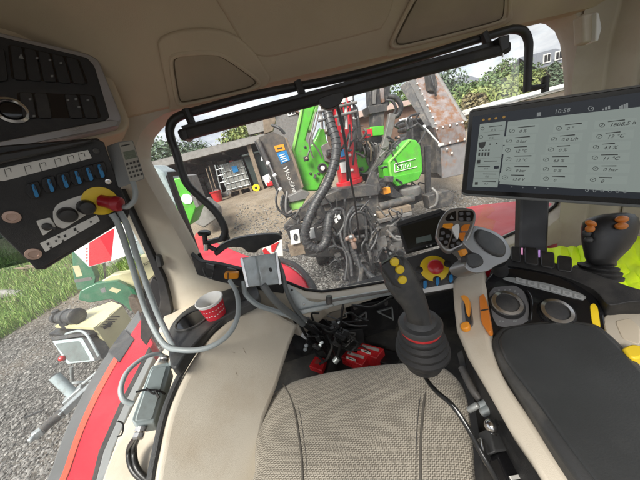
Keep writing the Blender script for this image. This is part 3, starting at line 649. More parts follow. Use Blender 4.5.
m = MB(); m.plate([(227.6, 273), (228.4, 273), (228.4, 279.4), (227.6, 279.4)], PY(.838), .004); m.build('clip_gap', M['ink'], oc_)
for pts, r, lab in (([D(244, 281, .80), D(246, 294, .80), D(258, 305, .80), D(275, 311, .82), D(290, 316, .84), D(302, 322, .86)], .0085, 'grey conduit sagging from the zinc box along the edge of the console'),
                    ([D(263, 285, .76), D(272, 297, .77), D(283, 308, .80), D(296, 318, .84), D(303, 324, .87)], .0115, 'thick dark grey conduit leaving the underside of the zinc box'),
                    ([D(277, 258, .82), D(283, 275, .82), D(287, 292, .82), D(296, 310, .84), D(306, 321, .87)], .0075, 'dark grey conduit passing the right edge of the zinc box')):
    tag(MB().tube(pts, r, 10, 6).build('conduit', M['conduit'] if r < .011 and r > .008 else mat('dark_conduit', (.13, .14, .14), .5)), lab, 'conduit')
BR = P3((290, 295, .86), (325, 305, .88), (420, 286, .92))
br = thing('mounting_bracket', 'zinc mounting bracket with a long flat rail across the bottom of the window', 'bracket', BR(330, 300))
m = MB(); m.plate([(285, 284), (289, 284.5), (297, 291), (309, 301), (318, 303), (326, 301), (334, 304), (328, 309), (299, 315), (297, 311)], BR, .005); pt_ = m.build('gusset_plate', M['galv'], br, bev=.001)
m = MB(); m.plate([(297, 311), (333, 304), (334, 306.5), (298.5, 315.5)], BR.up(.012), .016); m.build('folded_flange', M['galv'], br, bev=.002)
m = MB(); m.plate([(330, 299.5), (393, 289), (393, 295), (332, 306.5)], BR.up(.004), .012); m.build('rail', M['galv'], br, bev=.002)
m = MB(); m.tube([BR.up(.018)(332, 301), BR.up(.018)(395, 290.5)], .004, 8, 1); m.build('rail_lip', M['mgreyl'], br)
m = MB(); m.cyl(BR(329.5, 303), BR(329, 296), .012); m.build('bolt_head', M['mgrey'], br)
for x, y in ((315, 309), (323, 307.5), (292, 290), (304, 304)):
    m = MB(); m.lathe(BR(x, y), BR.n, [(.004, 0), (.004, .004), (.002, .005)], 8); m.build('rivet', M['mgrey'] if y < 295 else M['chrome'], br)
# ---- seat
SZ = PZ(2.19)
so_px = [(252, 470), (252, 450), (254, 430), (259, 410), (268, 395), (282, 384), (300, 376.5), (330, 369.5), (365, 364), (400, 360.5), (428, 360), (446, 365), (460, 377), (470, 397), (476, 425), (480, 455), (481, 480)]
front = [SZ(*p) for p in so_px]
sx = (SZ(475, 430)-SZ(255, 430)).normalized(); sy = V((-sx.y, sx.x, 0))
if sy.y < 0: sy = -sy
back = [front[-1]-sy*.14, front[-1]-sy*.34-sx*.03, (front[-1]+front[0])/2-sy*.42, front[0]-sy*.34+sx*.03, front[0]-sy*.14]
ol = smooth_path(front+back+[front[0]], 4)[:-1]
cen = sum(ol, V((0, 0, 0)))/len(ol)
seat = thing('seat', 'grey beige fabric tractor seat cushion with two curved seams', 'seat', (cen.x, cen.y, FLOOR))
rings = []
for k, dz in ((.97, -.10), (1.0, -.085), (1.0, -.035), (.992, -.018), (.97, -.005), (.93, .002), (.85, .006), (.7, .008), (.5, .008), (.3, .008), (.1, .008)):
    rings.append([cen+(p-cen)*k+V((0, 0, dz)) for p in ol])
cu = MB().loft(rings).build('cushion', M['seat'], seat, ang=60)
for spx in ([(283, 384), (290, 396), (296, 415), (300, 440), (303, 465), (304, 500)], [(435, 361), (430, 378), (425, 400), (422, 430), (421, 460), (421, 500)]):
    for off, r in ((0, .0032), (4.5, .0012)):
        o_ = off if spx[0][0] < 300 else -off
        MB().tube([SZ(x+o_, y)+V((0, 0, .0075 if y > 398 else (.0045 if y > 386 else (.000 if y > 378 else -.004)))) for x, y in spx], r, 6, 5).build('seam', mat('seam_cloth', (.10, .09, .075), .9) if off == 0 else M['mgrey'], cu)
m = MB(); c2 = V((cen.x, cen.y, 0)); m.box((cen.x, cen.y-.02, 2.05), .40, .42, .09); m.build('seat_pan', M['dark'], seat, bev=.02)
m = MB(); m.box((cen.x, cen.y-.02, 1.95), .30, .34, .13); m.build('pedestal', M['dark'], seat, bev=.02)
# ---- portable joystick with bellows on the front of the seat
jo = thing('joystick', 'black portable joystick with three yellow buttons and rubber bellows by the seat', 'joystick', D(421, 372, .55))
o_ = D(422, 346.5, .54); ax = V((0, -.06, 1)).normalized()
MB().lathe(o_, ax, [(.040, -.05), (.043, -.028), (.052, -.020), (.0575, -.010), (.0575, -.003), (.050, .001), (.0545, .007), (.0545, .013), (.0465, .018), (.050, .024), (.050, .030), (.0425, .035), (.0455, .041), (.0455, .047), (.040, .052)], 44).build('bellows', M['blackmatte'], jo, ang=50)
MB().lathe(o_, ax, [(.0400, .050), (.0418, .053), (.0418, .0575), (.040, .060)], 44).build('red_ring', M['redp'], jo)
MB().lathe(o_, ax, [(.040, .059), (.0445, .062), (.0450, .070), (.042, .075), (.033, .077), (.029, .083), (.026, .092)], 44).build('collar', M['dgrey'], jo)
def ringat(x, y, t, hw, d, wa, k=18):
    c_ = D(x, y, t); wa = V(wa).normalized(); da = (FW - wa*FW.dot(wa)).normalized(); w = hw*t/240
    return [c_+wa*(w*abs(cos(2*pi*j/k))**.8*(1 if cos(2*pi*j/k) > 0 else -1))+da*(d*sin(2*pi*j/k)) for j in range(k)]
wd = (RT*.86+UP*.5)
hr = [ringat(419.5, 322, .465, 11.5, .020, RT), ringat(417.5, 313, .458, 11.5, .019, RT*.97+UP*.2), ringat(414, 303, .452, 12.5, .019, RT*.93+UP*.35), ringat(408.5, 293, .447, 14.5, .020, wd), ringat(402.5, 283, .443, 15.5, .021, wd), ringat(397.5, 273, .44, 15.5, .021, wd), ringat(393.5, 265.5, .439, 14.5, .018, wd), ringat(391.5, 261.5, .439, 12.5, .013, wd), ringat(390.5, 259.5, .439, 7, .006, wd)]
MB().loft(hr).build('grip', M['dgrey'], jo, ang=70)
MB().loft([ringat(386.5, 276, .437, 3, .008, wd), ringat(389, 283, .437, 4.5, .012, wd), ringat(393, 290, .44, 4, .012, wd), ringat(398, 296, .444, 2, .008, wd)]).build('finger_rest', M['dgrey'], jo, ang=70)
JF = P3((381, 266, .418), (398, 255, .418), (407, 286, .423))
m = MB(); m.plate(arcpx([(380.5, 265.5), (397.5, 254.8), (402.5, 260), (411, 281), (401, 289.5), (393, 285)], .2), JF, .014); m.build('button_face', M['black'], jo, bev=.004, seg=3)
for x, y in ((394.3, 261.8), (399.5, 269.3), (402, 279.5)):
    MB().lathe(JF(x, y), JF.n, [(.0078, 0), (.0078, .003), (.0066, .0050), (.003, .0056)], 24).build('button', M['yellow'], jo)
cp = [D(424, 372, .55), D(427, 380, .525), D(436, 391, .48), D(452, 405, .44), D(466, 425, .42), D(478, 447, .41), (D(490, 468, .40)), D(500, 486, .40)]
cab_ = tag(MB().tube(cp, .0046, 10, 6).build('cable', M['cablek']), 'black joystick cable with a painted highlight lying over the right edge of the seat', 'cable')
MB().tube([p+(CAM-p).normalized()*.0038+RT*.0008 for p in cp[1:]], .0013, 6, 6).build('cable_highlight', M['white'], cab_)  # white strip laid along the cable as its painted highlight
wl_ = thing('wiring_loom', 'tangled black wiring loom filling the dark footwell below the window', 'wiring', D(330, 345, 1.05))
rw = random.Random(8)
for k in range(22):
    x, y = rw.uniform(292, 352), rw.uniform(312, 338); t_ = rw.uniform(.93, 1.02); ps = [D(x, y, t_)]
    for j in range(4): x += rw.uniform(-10, 12); y += rw.uniform(-2, 10); t_ += rw.uniform(0, .03); ps.append(D(x, min(y, 364), t_))
    MB().tube(ps, rw.uniform(.0025, .006), 7, 5).build('cable', rw.choice((M['cablek'], M['cablek'], M['dgrey'], M['hose'])), wl_)
for k in range(9):
    c_ = D(rw.uniform(300, 350), rw.uniform(318, 352), rw.uniform(.93, 1.0)); m = MB(); m.box(c_, .018, .014, .03, ax=(rw.uniform(.4, 1), rw.uniform(-.5, .5), rw.uniform(-.6, .6)), ay=(0, 1, 0.1)); m.build('connector', M[('black', 'dgrey', 'white', 'black')[k % 4]], wl_, bev=.002)
for k in range(6):
    m = MB(); m.lathe(D(rw.uniform(296, 345), rw.uniform(322, 356), .97), (rw.uniform(-.5, .5), -.7, .5), [(.008, 0), (.008, .004), (.005, .005)], 10); m.build('cable_clip', M['galv'], wl_)
# ---- front control panel (display + stop box)
DP = P3((398, 225, .82), (440, 213, .78), (405, 250, .80))
dp = thing('display_unit', 'small dark display unit in a black frame standing below the rear window', 'display', DP(418, 240))
m = MB(); m.plate([(396, 222), (440, 208.5), (452, 214), (455, 240), (406, 253)], DP, .05); m.build('case', M['blackmatte'], dp, bev=.004)
m = MB(); m.plate([(400.5, 227), (440, 216), (444, 240), (408, 249)], DP.up(.002), .004); sc_ = m.build('screen', mat('dark_lcd', (.016, .018, .016), .12), dp)
m = MB(); m.plate([(416, 238), (431, 234.5), (432, 240), (416.5, 243.5)], DP.up(.003), .002); m.build('lcd_window', mat('lcd_pale', (.13, .17, .16), .3), sc_)
m = MB(); m.plate([(397, 222.5), (440, 209.5), (441, 212.5), (398.5, 226)], DP.up(.008), .012); m.build('hood', M['dgrey'], dp, bev=.002)
for x, y in ((427, 246.5), (431, 245.6), (438, 244.3)):
    m = MB(); m.lathe(DP.up(.002)(x, y), DP.n, [(.003, 0), (.003, .003), (.002, .004)], 10); m.build('button', M['label'], dp)
KP = P3((412, 260, .74), (460, 250, .70), (425, 290, .70))
kp_ = thing('stop_box', 'dark grey stop button box with blue toggles in front of the small display', 'control box', KP(435, 270))
m = MB(); m.plate([(405, 258), (455, 243), (470, 250), (472, 285), (422, 295)], KP, .05); m.build('case', M['dgrey'], kp_, bev=.004)
m = MB(); m.lathe(KP.up(.001)(434, 268.5), KP.n, [(.0385, 0), (.0385, .002), (.037, .003)], 40); m.build('stop_ring', M['yellow'], kp_)
m = MB(); m.lathe(KP.up(.003)(435, 269), KP.n, [(.012, 0), (.012, .014), (.019, .018), (.021, .025), (.0205, .031), (.015, .036), (.004, .037)], 28); m.build('stop_button', M['redp'], kp_)
m = MB(); m.plate([(420, 289), (456, 283), (459, 287), (422, 293.5)], KP.up(.0015), .003); m.build('label_strip', M['label'], kp_)
for x, y in ((425, 285), (437.5, 282), (451, 279)):
    m = MB(); m.plate(arcpx([(x-1.6, y-4), (x+1.6, y-4.6), (x+2, y+1), (x, y+4), (x-1.5, y+2)], .2), KP.up(.010), .011); m.build('toggle_lever', M['blue'], kp_, bev=.001)
    m = MB(); m.lathe(KP.up(.001)(x-.5, y-2), KP.n, [(.011, 0), (.011, .003), (.008, .004)], 20); m.build('toggle_base', M['black'], kp_)
for x, y in ((419.5, 270), (447.5, 264)):
    m = MB(); m.lathe(KP.up(.001)(x, y), KP.n, [(.010, 0), (.010, .003), (.007, .004)], 20); m.build('blank_cap', M['black'], kp_)
m = MB(); m.lathe(KP.up(.001)(459.5, 256), KP.n, [(.008, 0), (.008, .003), (.0036, .004), (.0036, .0035)], 20); m.build('washer', M['white'], kp_)
p0, p1 = KP.up(.0035)(428, 261.2), KP.up(.0035)(440, 259.5); m = MB(); m.text('NOT-HALT', p0, p1-p0, KP.n.cross((p1-p0).normalized()), .009); m.build('stop_lettering', M['ink'], kp_)
# ---- floor clutter
FL = PZ(FLOOR)
def redbox(px, lab, white, dz=.05, tilt=0):
    p = PZ(FLOOR+dz); c_ = [p(*q) for q in px]
    t = thing('red_box', lab, 'box', sum(c_, V((0, 0, 0)))/4-V((0, 0, dz)), 'red packets lying in the footwell')
    m = MB(); m.prism(c_, (0, 0, -dz+.002)); m.build('carton', M['redp'], t, bev=.003)
    L = lambda u, v: c_[0]*(1-u)*(1-v)+c_[1]*u*(1-v)+c_[2]*u*v+c_[3]*(1-u)*v+V((0, 0, .0015))
    if white:
        m = MB(); m.prism([L(.06, .22), L(.26, .15), L(.32, .62), L(.10, .70)], (0, 0, -.001)); s_ = m.build('white_sticker', M['label'], t)
        m = MB(); m.prism([L(.13, .34)+V((0, 0, .001)), L(.21, .30)+V((0, 0, .001)), L(.24, .52)+V((0, 0, .001)), L(.15, .55)+V((0, 0, .001))], (0, 0, -.001)); m.build('sticker_mark', M['ink'], s_)
        m = MB(); m.prism([L(.52, .12), L(.78, .10), L(.84, .86), L(.58, .90)], (0, 0, -.001)); m.build('grey_panel', mat('grey_print', (.36, .34, .33), .5), t)
    else:
        m = MB(); m.prism([L(.35, .3), L(.72, .25), L(.76, .55), L(.4, .62)], (0, 0, -.001)); m.build('faded_print', mat('faded_red', (.30, .07, .06), .6), t)
redbox([(341, 357), (347.5, 349.5), (368.5, 356), (362, 365.5)], 'red carton with pale stickers nearest the seat front edge', True)
redbox([(356.5, 350), (362, 342.5), (384, 348.5), (376, 358.5)], 'red carton with a white square lying right of its twin', True, .07)
redbox([(309, 366), (315, 356), (326, 358.5), (322, 371)], 'dull red carton half hidden in the dark left of the seat', False, .03)
m = MB(); P_ = PZ(FLOOR+.03); m.prism([P_(*q) for q in [(375, 360), (385, 349), (405, 354), (396, 367)]], (0, 0, -.028)); tag(m.build('black_case', M['black'], bev=.004), 'flat black case lying on the floor right of the red cartons', 'case')
# pedals and dark hardware under the window
pd = thing('pedal_frame', 'black pedal frame with bare steel edges below the window sill', 'pedal frame', (.25, 1.0, FLOOR))
PW = PY(1.0)
m = MB(); m.plate([(350, 306), (398, 298), (400, 318), (395, 330), (362, 330), (352, 322)], PW, .03); m.build('back_plate', M['black'], pd, bev=.004)
for q in ([(355, 320), (366, 312)], [(366, 312), (366, 318)], [(366, 318), (357, 321)], [(377, 311.5), (392, 307.5)], [(392, 308), (393, 320)], [(378, 312), (393, 319)]):
    m = MB(); a, b = PW.up(.02)(*q[0]), PW.up(.02)(*q[1]); m.bar(a, b, .006, .008, (0, 1, 0)); m.build('steel_edge', M['galv'], pd)
m = MB(); m.plate([(353, 306), (356, 304), (358, 309), (354, 310)], PW.up(.03), .01); m.plate([(384, 301), (388, 300), (388, 305), (385, 306)], PW.up(.03), .01); m.islands('bolt_head', M['chrome'], pd)
m = MB(); m.plate([(345, 331), (363, 329), (365, 344), (350, 346)], PY(1.0).up(.0), .02); m.build('foot_plate', M['dgrey'], pd, bev=.003)
m = MB(); m.lathe(D(303, 342, 1.05), (0, -.4, .9), [(.06, 0), (.06, .02), (.045, .04), (.025, .045)], 24); tag(m.build('lever_boot', M['blackmatte']), 'round black rubber boot in the dark corner beside the console', 'boot')
MB_w = MB(); MB_w.plate([(318, 318), (346, 308), (348, 318), (331, 322)], PY(.99), .02); tag(MB_w.build('beige_cover', M['beige'], bev=.006), 'small beige plastic cover behind the bracket below the window', 'cover')
cabl = [([(300, 322, .90), (312, 330, .95), (324, 338, 1.0), (331, 350, 1.05), (336, 362, 1.08)], .009, 'thick black cable falling from the conduits into the footwell'),
        ([(306, 320, .92), (322, 326, .97), (338, 332, 1.0), (341, 342, 1.0), (338, 356, 1.02)], .007, 'black cable with a plug hanging in the middle of the footwell'),
        ([(297, 318, .88), (308, 338, .96), (320, 344, 1.05), (327, 354, 1.1)], .006, 'thin black cable disappearing into the dark left of the footwell'),
        ([(344, 300, .92), (342, 312, .93), (340, 325, .95), (330, 332, .97), (322, 327, .98)], .005, 'black cable hooked over the zinc rail'),
        ([(352, 305, .93), (372, 307, .95), (390, 298, .97), (402, 290, .99)], .005, 'black cable slung below the zinc rail')]
for pts, r, lab in cabl: tag(MB().tube([D(*p) for p in pts], r, 8, 6).build('cable', M['cablek']), lab, 'cable')
m = MB(); m.bar(D(335, 332, .97), D(345, 338, .97), .02, .02); tag(m.build('cable_plug', M['black'], bev=.003), 'black plug on a cable dangling below the zinc bracket', 'plug')
m = MB(); m.cyl(D(334.5, 362, 1.0), D(338, 358, 1.0), .013); tag(m.build('metal_cap', M['galv']), 'shiny round metal cap lying by the seat front', 'cap')
# ================================================================ armrest console, monitor, right joystick, jacket
ar = thing('armrest_console', 'black padded armrest with beige side, two round dials and a silver grip at its front', 'armrest', PZ(2.1)(545, 400))
BG = P3((465, 265, .70), (480, 370, .475), (550, 470, .335))
bs_px = smooth_path([(x, y, 0) for x, y in [(456, 330), (453, 300), (453, 278), (458, 266), (468, 261), (478, 262), (484, 270), (486, 290), (488, 325), (492, 350), (505, 380), (530, 418), (552, 452), (580, 492)]], 4)
bs_px = [(p.x, p.y) for p in bs_px]+[(549, 492), (530, 460), (508, 428), (484, 385), (467, 356)]
m = MB(); m.plate(bs_px, BG, .05); sidep = m.build('side_shell', M['beige'], ar, bev=.008, seg=3)
# underside structure
m = MB(); m.plate([(462, 300), (465, 335), (482, 378), (545, 480), (560, 500), (660, 500), (660, 330), (600, 290), (540, 272)], PZ(2.33), .12); m.build('underbody', M['blackmatte'], ar)
PA = PL(PZ(2.415).p, (0, .06, 1))
pad_px = arcpx([(489, 342), (498, 326), (520, 321), (563, 317.5), (598, 322), (616, 336), (640, 360), (690, 420), (690, 500), (596, 500), (560, 452), (524, 400), (497, 361)], .3, 4)
m = MB(); m.plate(pad_px, PA, .05); m.build('pad_base', M['dgrey'], ar, bev=.012, seg=4)
pad2 = arcpx([(497, 340), (504, 328.5), (522, 324), (563, 320.5), (596, 325), (612, 338), (636, 362), (690, 426), (690, 500), (612, 500), (572, 450), (536, 400), (505, 360)], .3, 4)
m = MB(); m.plate(pad2, PA.up(.004), .02); m.build('pad_cushion', M['pad'], ar, bev=.006, seg=4)
# glossy dial console
ca_, cb_, cc_ = PZ(2.372)(490, 345), PZ(2.372)(602, 338), PZ(2.45)(545, 272)
CP = PL(ca_, (cb_-ca_).cross(cc_-ca_))
con = arcpx([(481, 300), (484, 282), (496, 269), (512, 267), (560, 276), (592, 290), (604, 308), (609, 345), (600, 352), (492, 352), (483, 330)], .25)
m = MB(); m.plate(con, CP, .05); cons = m.build('dial_console', M['gloss'], ar, bev=.004, seg=3)
m = MB(); m.plate(arcpx([(489, 293), (494, 287), (515, 285), (524, 291), (529, 304), (530, 320), (515, 328), (497, 326), (492, 315)], .25), CP.up(.001), .004); m.build('dial_field', M['bordered'], cons, bev=.001)
for x, y, r in ((507, 303.5, .0315), (556.5, 311.5, .0295)):
    m = MB(); m.lathe(CP.up(.001)(x, y+1.5), CP.n, [(r*1.13, 0), (r*1.1, .004), (r*1.0, .010)], 40); m.build('dial_base', M['black'], cons)
    m = MB(); m.lathe(CP.up(.009)(x, y), CP.n, [(r*.98, -.003), (r, .002), (r*.96, .005), (r*.74, .0062), (r*.70, .004), (r*.70, 0)], 44); m.build('dial_ring', M['chrome'], cons)
    m = MB(); m.lathe(CP.up(.009)(x, y), CP.n, [(r*.695, 0), (r*.695, .0035), (r*.5, .005), (r*.15, .0055)], 36); m.build('dial_cap', M['blackmatte'], cons)
m = MB(); p = CP.up(.0016)
for x, y in ((495, 292), (499, 290), (505, 290), (510, 289.5), (515, 291), (518, 294), (500, 321), (503, 321.2), (514, 321), (516, 321)): m.plate([(x-1, y-.5), (x+.8, y-.8), (x+1, y+.5), (x-.8, y+.7)], p, .0005)
m.islands('dial_mark', M['grey'], cons)
m = MB(); m.tube([CP.up(.004)(*q) for q in [(527, 291), (531, 298), (531.5, 310), (530, 320)]], .003, 8, 4); m.build('ridge', M['gloss'], cons)
m = MB(); m.plate(arcpx([(502, 278.5), (508, 276.5), (548, 283), (580, 292.5), (587, 297), (585, 299.5), (575, 298.5), (540, 289), (510, 281.5)], .3), CP.up(.002), .004); bst = m.build('button_strip', M['grey'], cons, bev=.001)
for k in range(6):
    t0, t1 = k/6, (k+1)/6
    Q = lambda t, s_: (515+70*t*(1+0), 278.6+19*t+ (2.1 if s_ else -2.0)+ .6*t)
    m = MB(); a = [Q(t0+.015, 0), Q(t1-.015, 0), Q(t1-.015, 1), Q(t0+.015, 1)]; m.plate(a, CP.up(.004), .004); m.build('button', mat('pale_button', (.30, .31, .31), .45) if k == 0 else bpy.data.materials['pale_button'], bst, bev=.0006)
    cxp = (a[0][0]+a[2][0])/2; cyp = (a[0][1]+a[2][1])/2
    m = MB(); m.lathe(CP.up(.004)(cxp, cyp), CP.n, [(.004, 0), (.004, .0006), (.003, .0007)], 8); m.build('button_symbol', M['grey'], bst)
m = MB(); m.plate(arcpx([(479, 296), (484, 293.5), (487, 303), (492, 331), (488, 333), (481, 322)], .25), BG.up(.010), .014); m.build('orange_key', M['orange'], cons, bev=.003)
m = MB(); m.plate([(480.5, 310), (488, 308.5), (488.4, 309.6), (480.7, 311.2)], BG.up(.0108), .001); m.build('key_gap', M['ink'], cons)
m = MB(); m.plate(arcpx([(590, 305), (594, 303), (598, 307), (601, 328), (597, 331), (592, 322)], .3), CP.up(.002), .006); m.build('yellow_key', M['yellow'], cons, bev=.002)
# slot with two orange levers on the beige shell
m = MB(); m.plate(arcpx([(461, 300), (470, 298), (474, 325), (466, 332), (462, 322)], .25), BG.up(.001), .004); sl = m.build('lever_slot', M['silver'], ar, bev=.001)
m = MB(); m.plate(arcpx([(463.5, 302), (469, 300.5), (472, 324), (466.5, 328.5)], .25), BG.up(.002), .004); m.build('slot_gap', M['ink'], sl)
m = MB(); m.plate(smooth_px([(460.5, 296), (464.5, 295), (468.5, 298), (469, 304), (468.2, 312), (466.5, 313.5), (465.4, 307), (464.5, 303)], 3), BG.up(.018), .014); m.build('orange_lever', M['orange2'], ar, bev=.003)
m = MB(); m.plate(smooth_px([(460, 323.5), (464, 321.5), (468.5, 321.5), (469, 326), (466, 328.5), (460.5, 328)], 3), BG.up(.016), .014); m.build('orange_lever', M['orange2'], ar, bev=.003)
# black upper hood with switch caps
ha_, hb_, hc_ = PZ(2.447)(497, 268), PZ(2.424)(604, 302), PZ(2.475)(530, 250)
HO = PL(ha_, (hb_-ha_).cross(hc_-ha_))
m = MB(); m.plate(smooth_px([(488, 283), (492, 268), (505, 254), (520, 254), (560, 264), (590, 272), (612, 280), (632, 287), (648, 292), (650, 300), (630, 302), (614, 305), (606, 303), (594, 289.5), (560, 275.5), (513, 266.5), (497, 268.5)], 3), HO, .10); hood = m.build('rear_hood', M['blackmatte'], ar, bev=.012, seg=3)
HC = HO.up(.012)
for q in ([(511, 246), (520, 246.5), (521, 262), (511, 260)], [(524.5, 246.5), (538, 248), (539, 265), (524.5, 263)], [(540.5, 250.5), (554.5, 252), (555, 268), (541, 266)], [(557.5, 254.5), (572, 256.5), (572.5, 272), (557.5, 270)]):
    m = MB(); m.plate(arcpx(q, .18), HC.up(-.008), .03); m.build('rear_switch', M['black'], hood, bev=.003)
for x, y, c_ in ((522, 248, 'pink'), (539.3, 250, 'violet')):
    m = MB(); m.plate([(x-.9, y), (x+.9, y), (x+.9, y+5), (x-.9, y+5)], HC.up(-.012), .01); m.build('switch_light', mat(c_+'_light', (.45, .25, .6) if c_ == 'violet' else (.7, .3, .5), .3, emit=.25), hood)
# pale side cover on the right with lever
RC = PZ(2.385)
m = MB(); m.plate(arcpx([(602, 318), (618, 306), (632, 303), (652, 312), (660, 380), (640, 372), (620, 350), (608, 342)], .2), RC, .04); rc_ = m.build('side_cover', M['beige'], ar, bev=.006)
m = MB(); m.plate(arcpx([(615, 321), (630, 318), (640, 327), (640, 345), (622, 338)], .2), RC.up(.001), .003); m.build('cover_pocket', mat('paler_beige', (.56, .49, .38), .5), rc_, bev=.001)
m = MB(); m.plate(smooth_px([(622, 348), (632, 344), (644, 347), (646, 354), (636, 358), (628, 355)], 3), RC.up(.022), .02); m.build('yellow_lever', M['yellow'], ar, bev=.004)
# silver multi-function grip
GP = P3((437, 235, .60), (476, 215, .59), (462, 248, .57))
go = smooth_px([(435.5, 236), (438, 224), (443, 214.5), (450, 208.5), (461, 207), (472, 208.5), (476, 213), (475.5, 222), (471, 235), (466, 243), (458, 248), (450, 251.5), (443, 248)], 4)
m = MB(); m.plate(go, GP, .022); gh = m.build('grip_head', M['silver'], ar, bev=.005, seg=3)
m = MB(); m.plate(arcpx([(445, 219), (448.5, 214), (454.5, 211.3), (456, 211.3), (456.3, 221), (448, 221.5)], .2), GP.up(.001), .003); m.plate(arcpx([(458.2, 211), (466, 210.3), (473, 211.5), (474, 215), (472.5, 221.5), (458.5, 221.3)], .2), GP.up(.001), .003); m.islands('key_field', M['gloss'], gh)
m = MB(); m.plate(arcpx([(440, 228), (446, 227.5), (452, 232), (447.5, 246), (444.5, 246.5), (439, 240)], .15), GP.up(.001), .003); m.plate(arcpx([(453.2, 233), (462, 241), (461, 244.5), (450, 249), (448.2, 247.5)], .15), GP.up(.001), .003); m.islands('key_field', M['gloss'], gh)
for q in ([(443.5, 223.5), (453.5, 223), (453, 228.5), (446, 228), (442.5, 226.5)], [(461.5, 226.5), (464, 224.5), (470.5, 224), (468, 230.5), (461, 231)], [(459, 233), (466, 232.3), (463, 241.5), (459, 238)]):
    m = MB(); m.plate(arcpx(q, .22), GP.up(.004), .008); m.build('orange_key', M['orange2'] if q[0][0] < 450 else M['orange'], gh, bev=.0012)
m = MB(); m.plate(smooth_px([(452, 227), (457, 223.5), (459.5, 226), (459, 234), (457.5, 239), (453, 231)], 3), GP.up(.008), .012); m.build('thumb_wheel', M['white'], gh, bev=.002)
for x, y in ((461.5, 213.5), (468.5, 213.5), (461.5, 218.8), (468.5, 218.8), (443, 233), (448, 236), (441.5, 238.5), (446, 242), (454.5, 240), (452.5, 245.5), (458.5, 243.2)):
    m = MB(); m.plate(arcpx([(x-2.2, y-1.4), (x+1.6, y-1.8), (x+2.2, y+1.2), (x-1.6, y+1.7)], .25), GP.up(.003), .003); m.build('small_key', M['bordered'], gh, bev=.0006)
m = MB(); m.plate([(451.5, 215), (453.8, 218.6), (449.8, 218.9)], GP.up(.003), .001); m.build('key_symbol', M['grey'], gh)
AP2 = P3((472, 235, .585), (505, 245, .60), (480, 265, .56))
m = MB(); m.plate(smooth_px([(468, 231), (473, 226), (480, 226.5), (492, 230), (503, 237), (509.5, 246), (511, 254), (507, 261), (496, 266), (488, 271), (476, 273), (468, 270), (465, 264), (470, 258), (474, 254), (466, 246), (463, 240)], 4), AP2, .05); gb_ = m.build('grip_arm', M['silver'], ar, bev=.014, seg=4)
m = MB(); m.plate(smooth_px([(477, 231), (481, 228.5), (492, 232), (502, 238.5), (507, 247), (506, 255), (500, 256.5), (489, 251.5), (480, 243), (476.5, 236)], 4), AP2.up(.006), .02); m.build('palm_pad', M['dgrey'], gb_, bev=.006, seg=3)
m = MB(); m.plate(arcpx([(461, 249.5), (466, 248), (468.5, 253), (464.5, 256)], .2), AP2.up(.004), .012); m.build('orange_trigger', M['orange2'], gb_, bev=.002)
m = MB(); m.plate(smooth_px([(466, 254), (474, 252), (482, 256), (484, 264), (474, 268), (468, 262)], 3), AP2.up(.004), .02); m.build('grip_hollow', M['dgrey'], gb_, bev=.004)
m = MB(); m.tube([D(498, 262, .61), D(500, 272, .63), D(497, 284, .65)], .018, 14, 4); m.build('grip_stem', M['blackmatte'], ar)
# steel fittings and dark linkage between the seat and the armrest
lkg = thing('armrest_linkage', 'black steel linkage with a bright ball knob between the seat and the armrest', 'linkage', PZ(2.1)(500, 420))
LP = P3((478, 385, .56), (505, 425, .50), (520, 470, .43))
m = MB(); m.plate([(462, 350), (470, 350), (482, 385), (540, 470), (556, 500), (486, 500), (480, 440), (474, 400)], LP.up(-.05), .02); m.build('side_plate', M['dark'], lkg)
m = MB(); m.plate([(489, 428), (502, 424), (509, 450), (495, 452)], LP.up(-.01), .03); m.build('catch_block', M['dgrey'], lkg, bev=.003)
m = MB(); m.plate([(497, 453), (520, 447), (540, 478), (510, 485)], LP.up(-.015), .03); m.build('cable_cover', M['gloss'], lkg, bev=.004)
m = MB(); m.tube([LP.up(-.02)(462, 368), LP.up(-.02)(474, 392), LP.up(-.02)(486, 405)], .009, 10, 3); m.build('damper_rod', M['mgrey'], lkg)
m = MB(); m.ball(LP.up(.012)(491, 426), .0115, n=18, m=12); m.lathe(LP(491, 428), LP.n, [(.013, 0), (.010, .006)], 18); m.build('ball_knob', M['chrome'], lkg)
m = MB(); m.cyl(LP.up(.006)(492, 425), LP.up(.008)(503, 420), .0055); m.build('knob_pin', M['chrome'], lkg)
for x, y, r in ((476, 406, .006), (487, 403, .0085), (489.5, 409, .0085), (511.5, 437, .006), (515, 444, .006)):
    m = MB(); m.lathe(LP(x, y), LP.n, [(r, -.02), (r, .003), (r*.7, .006), (r*.3, .007)], 14); m.build('bolt_head', M['galv'], lkg)
m = MB(); m.plate([(481, 437), (486, 440), (492, 460), (490, 466), (484, 455)], LP.up(-.02), .01); m.build('steel_plate', M['chrome'], lkg, bev=.002)
p0, p1 = LP.up(-.012)(511, 477), LP.up(-.012)(524, 474)
m = MB(); m.plate([(510, 476), (527, 473), (529, 477.5), (512, 480)], LP.up(-.013), .002); m.build('paper_tag', M['label'], lkg)
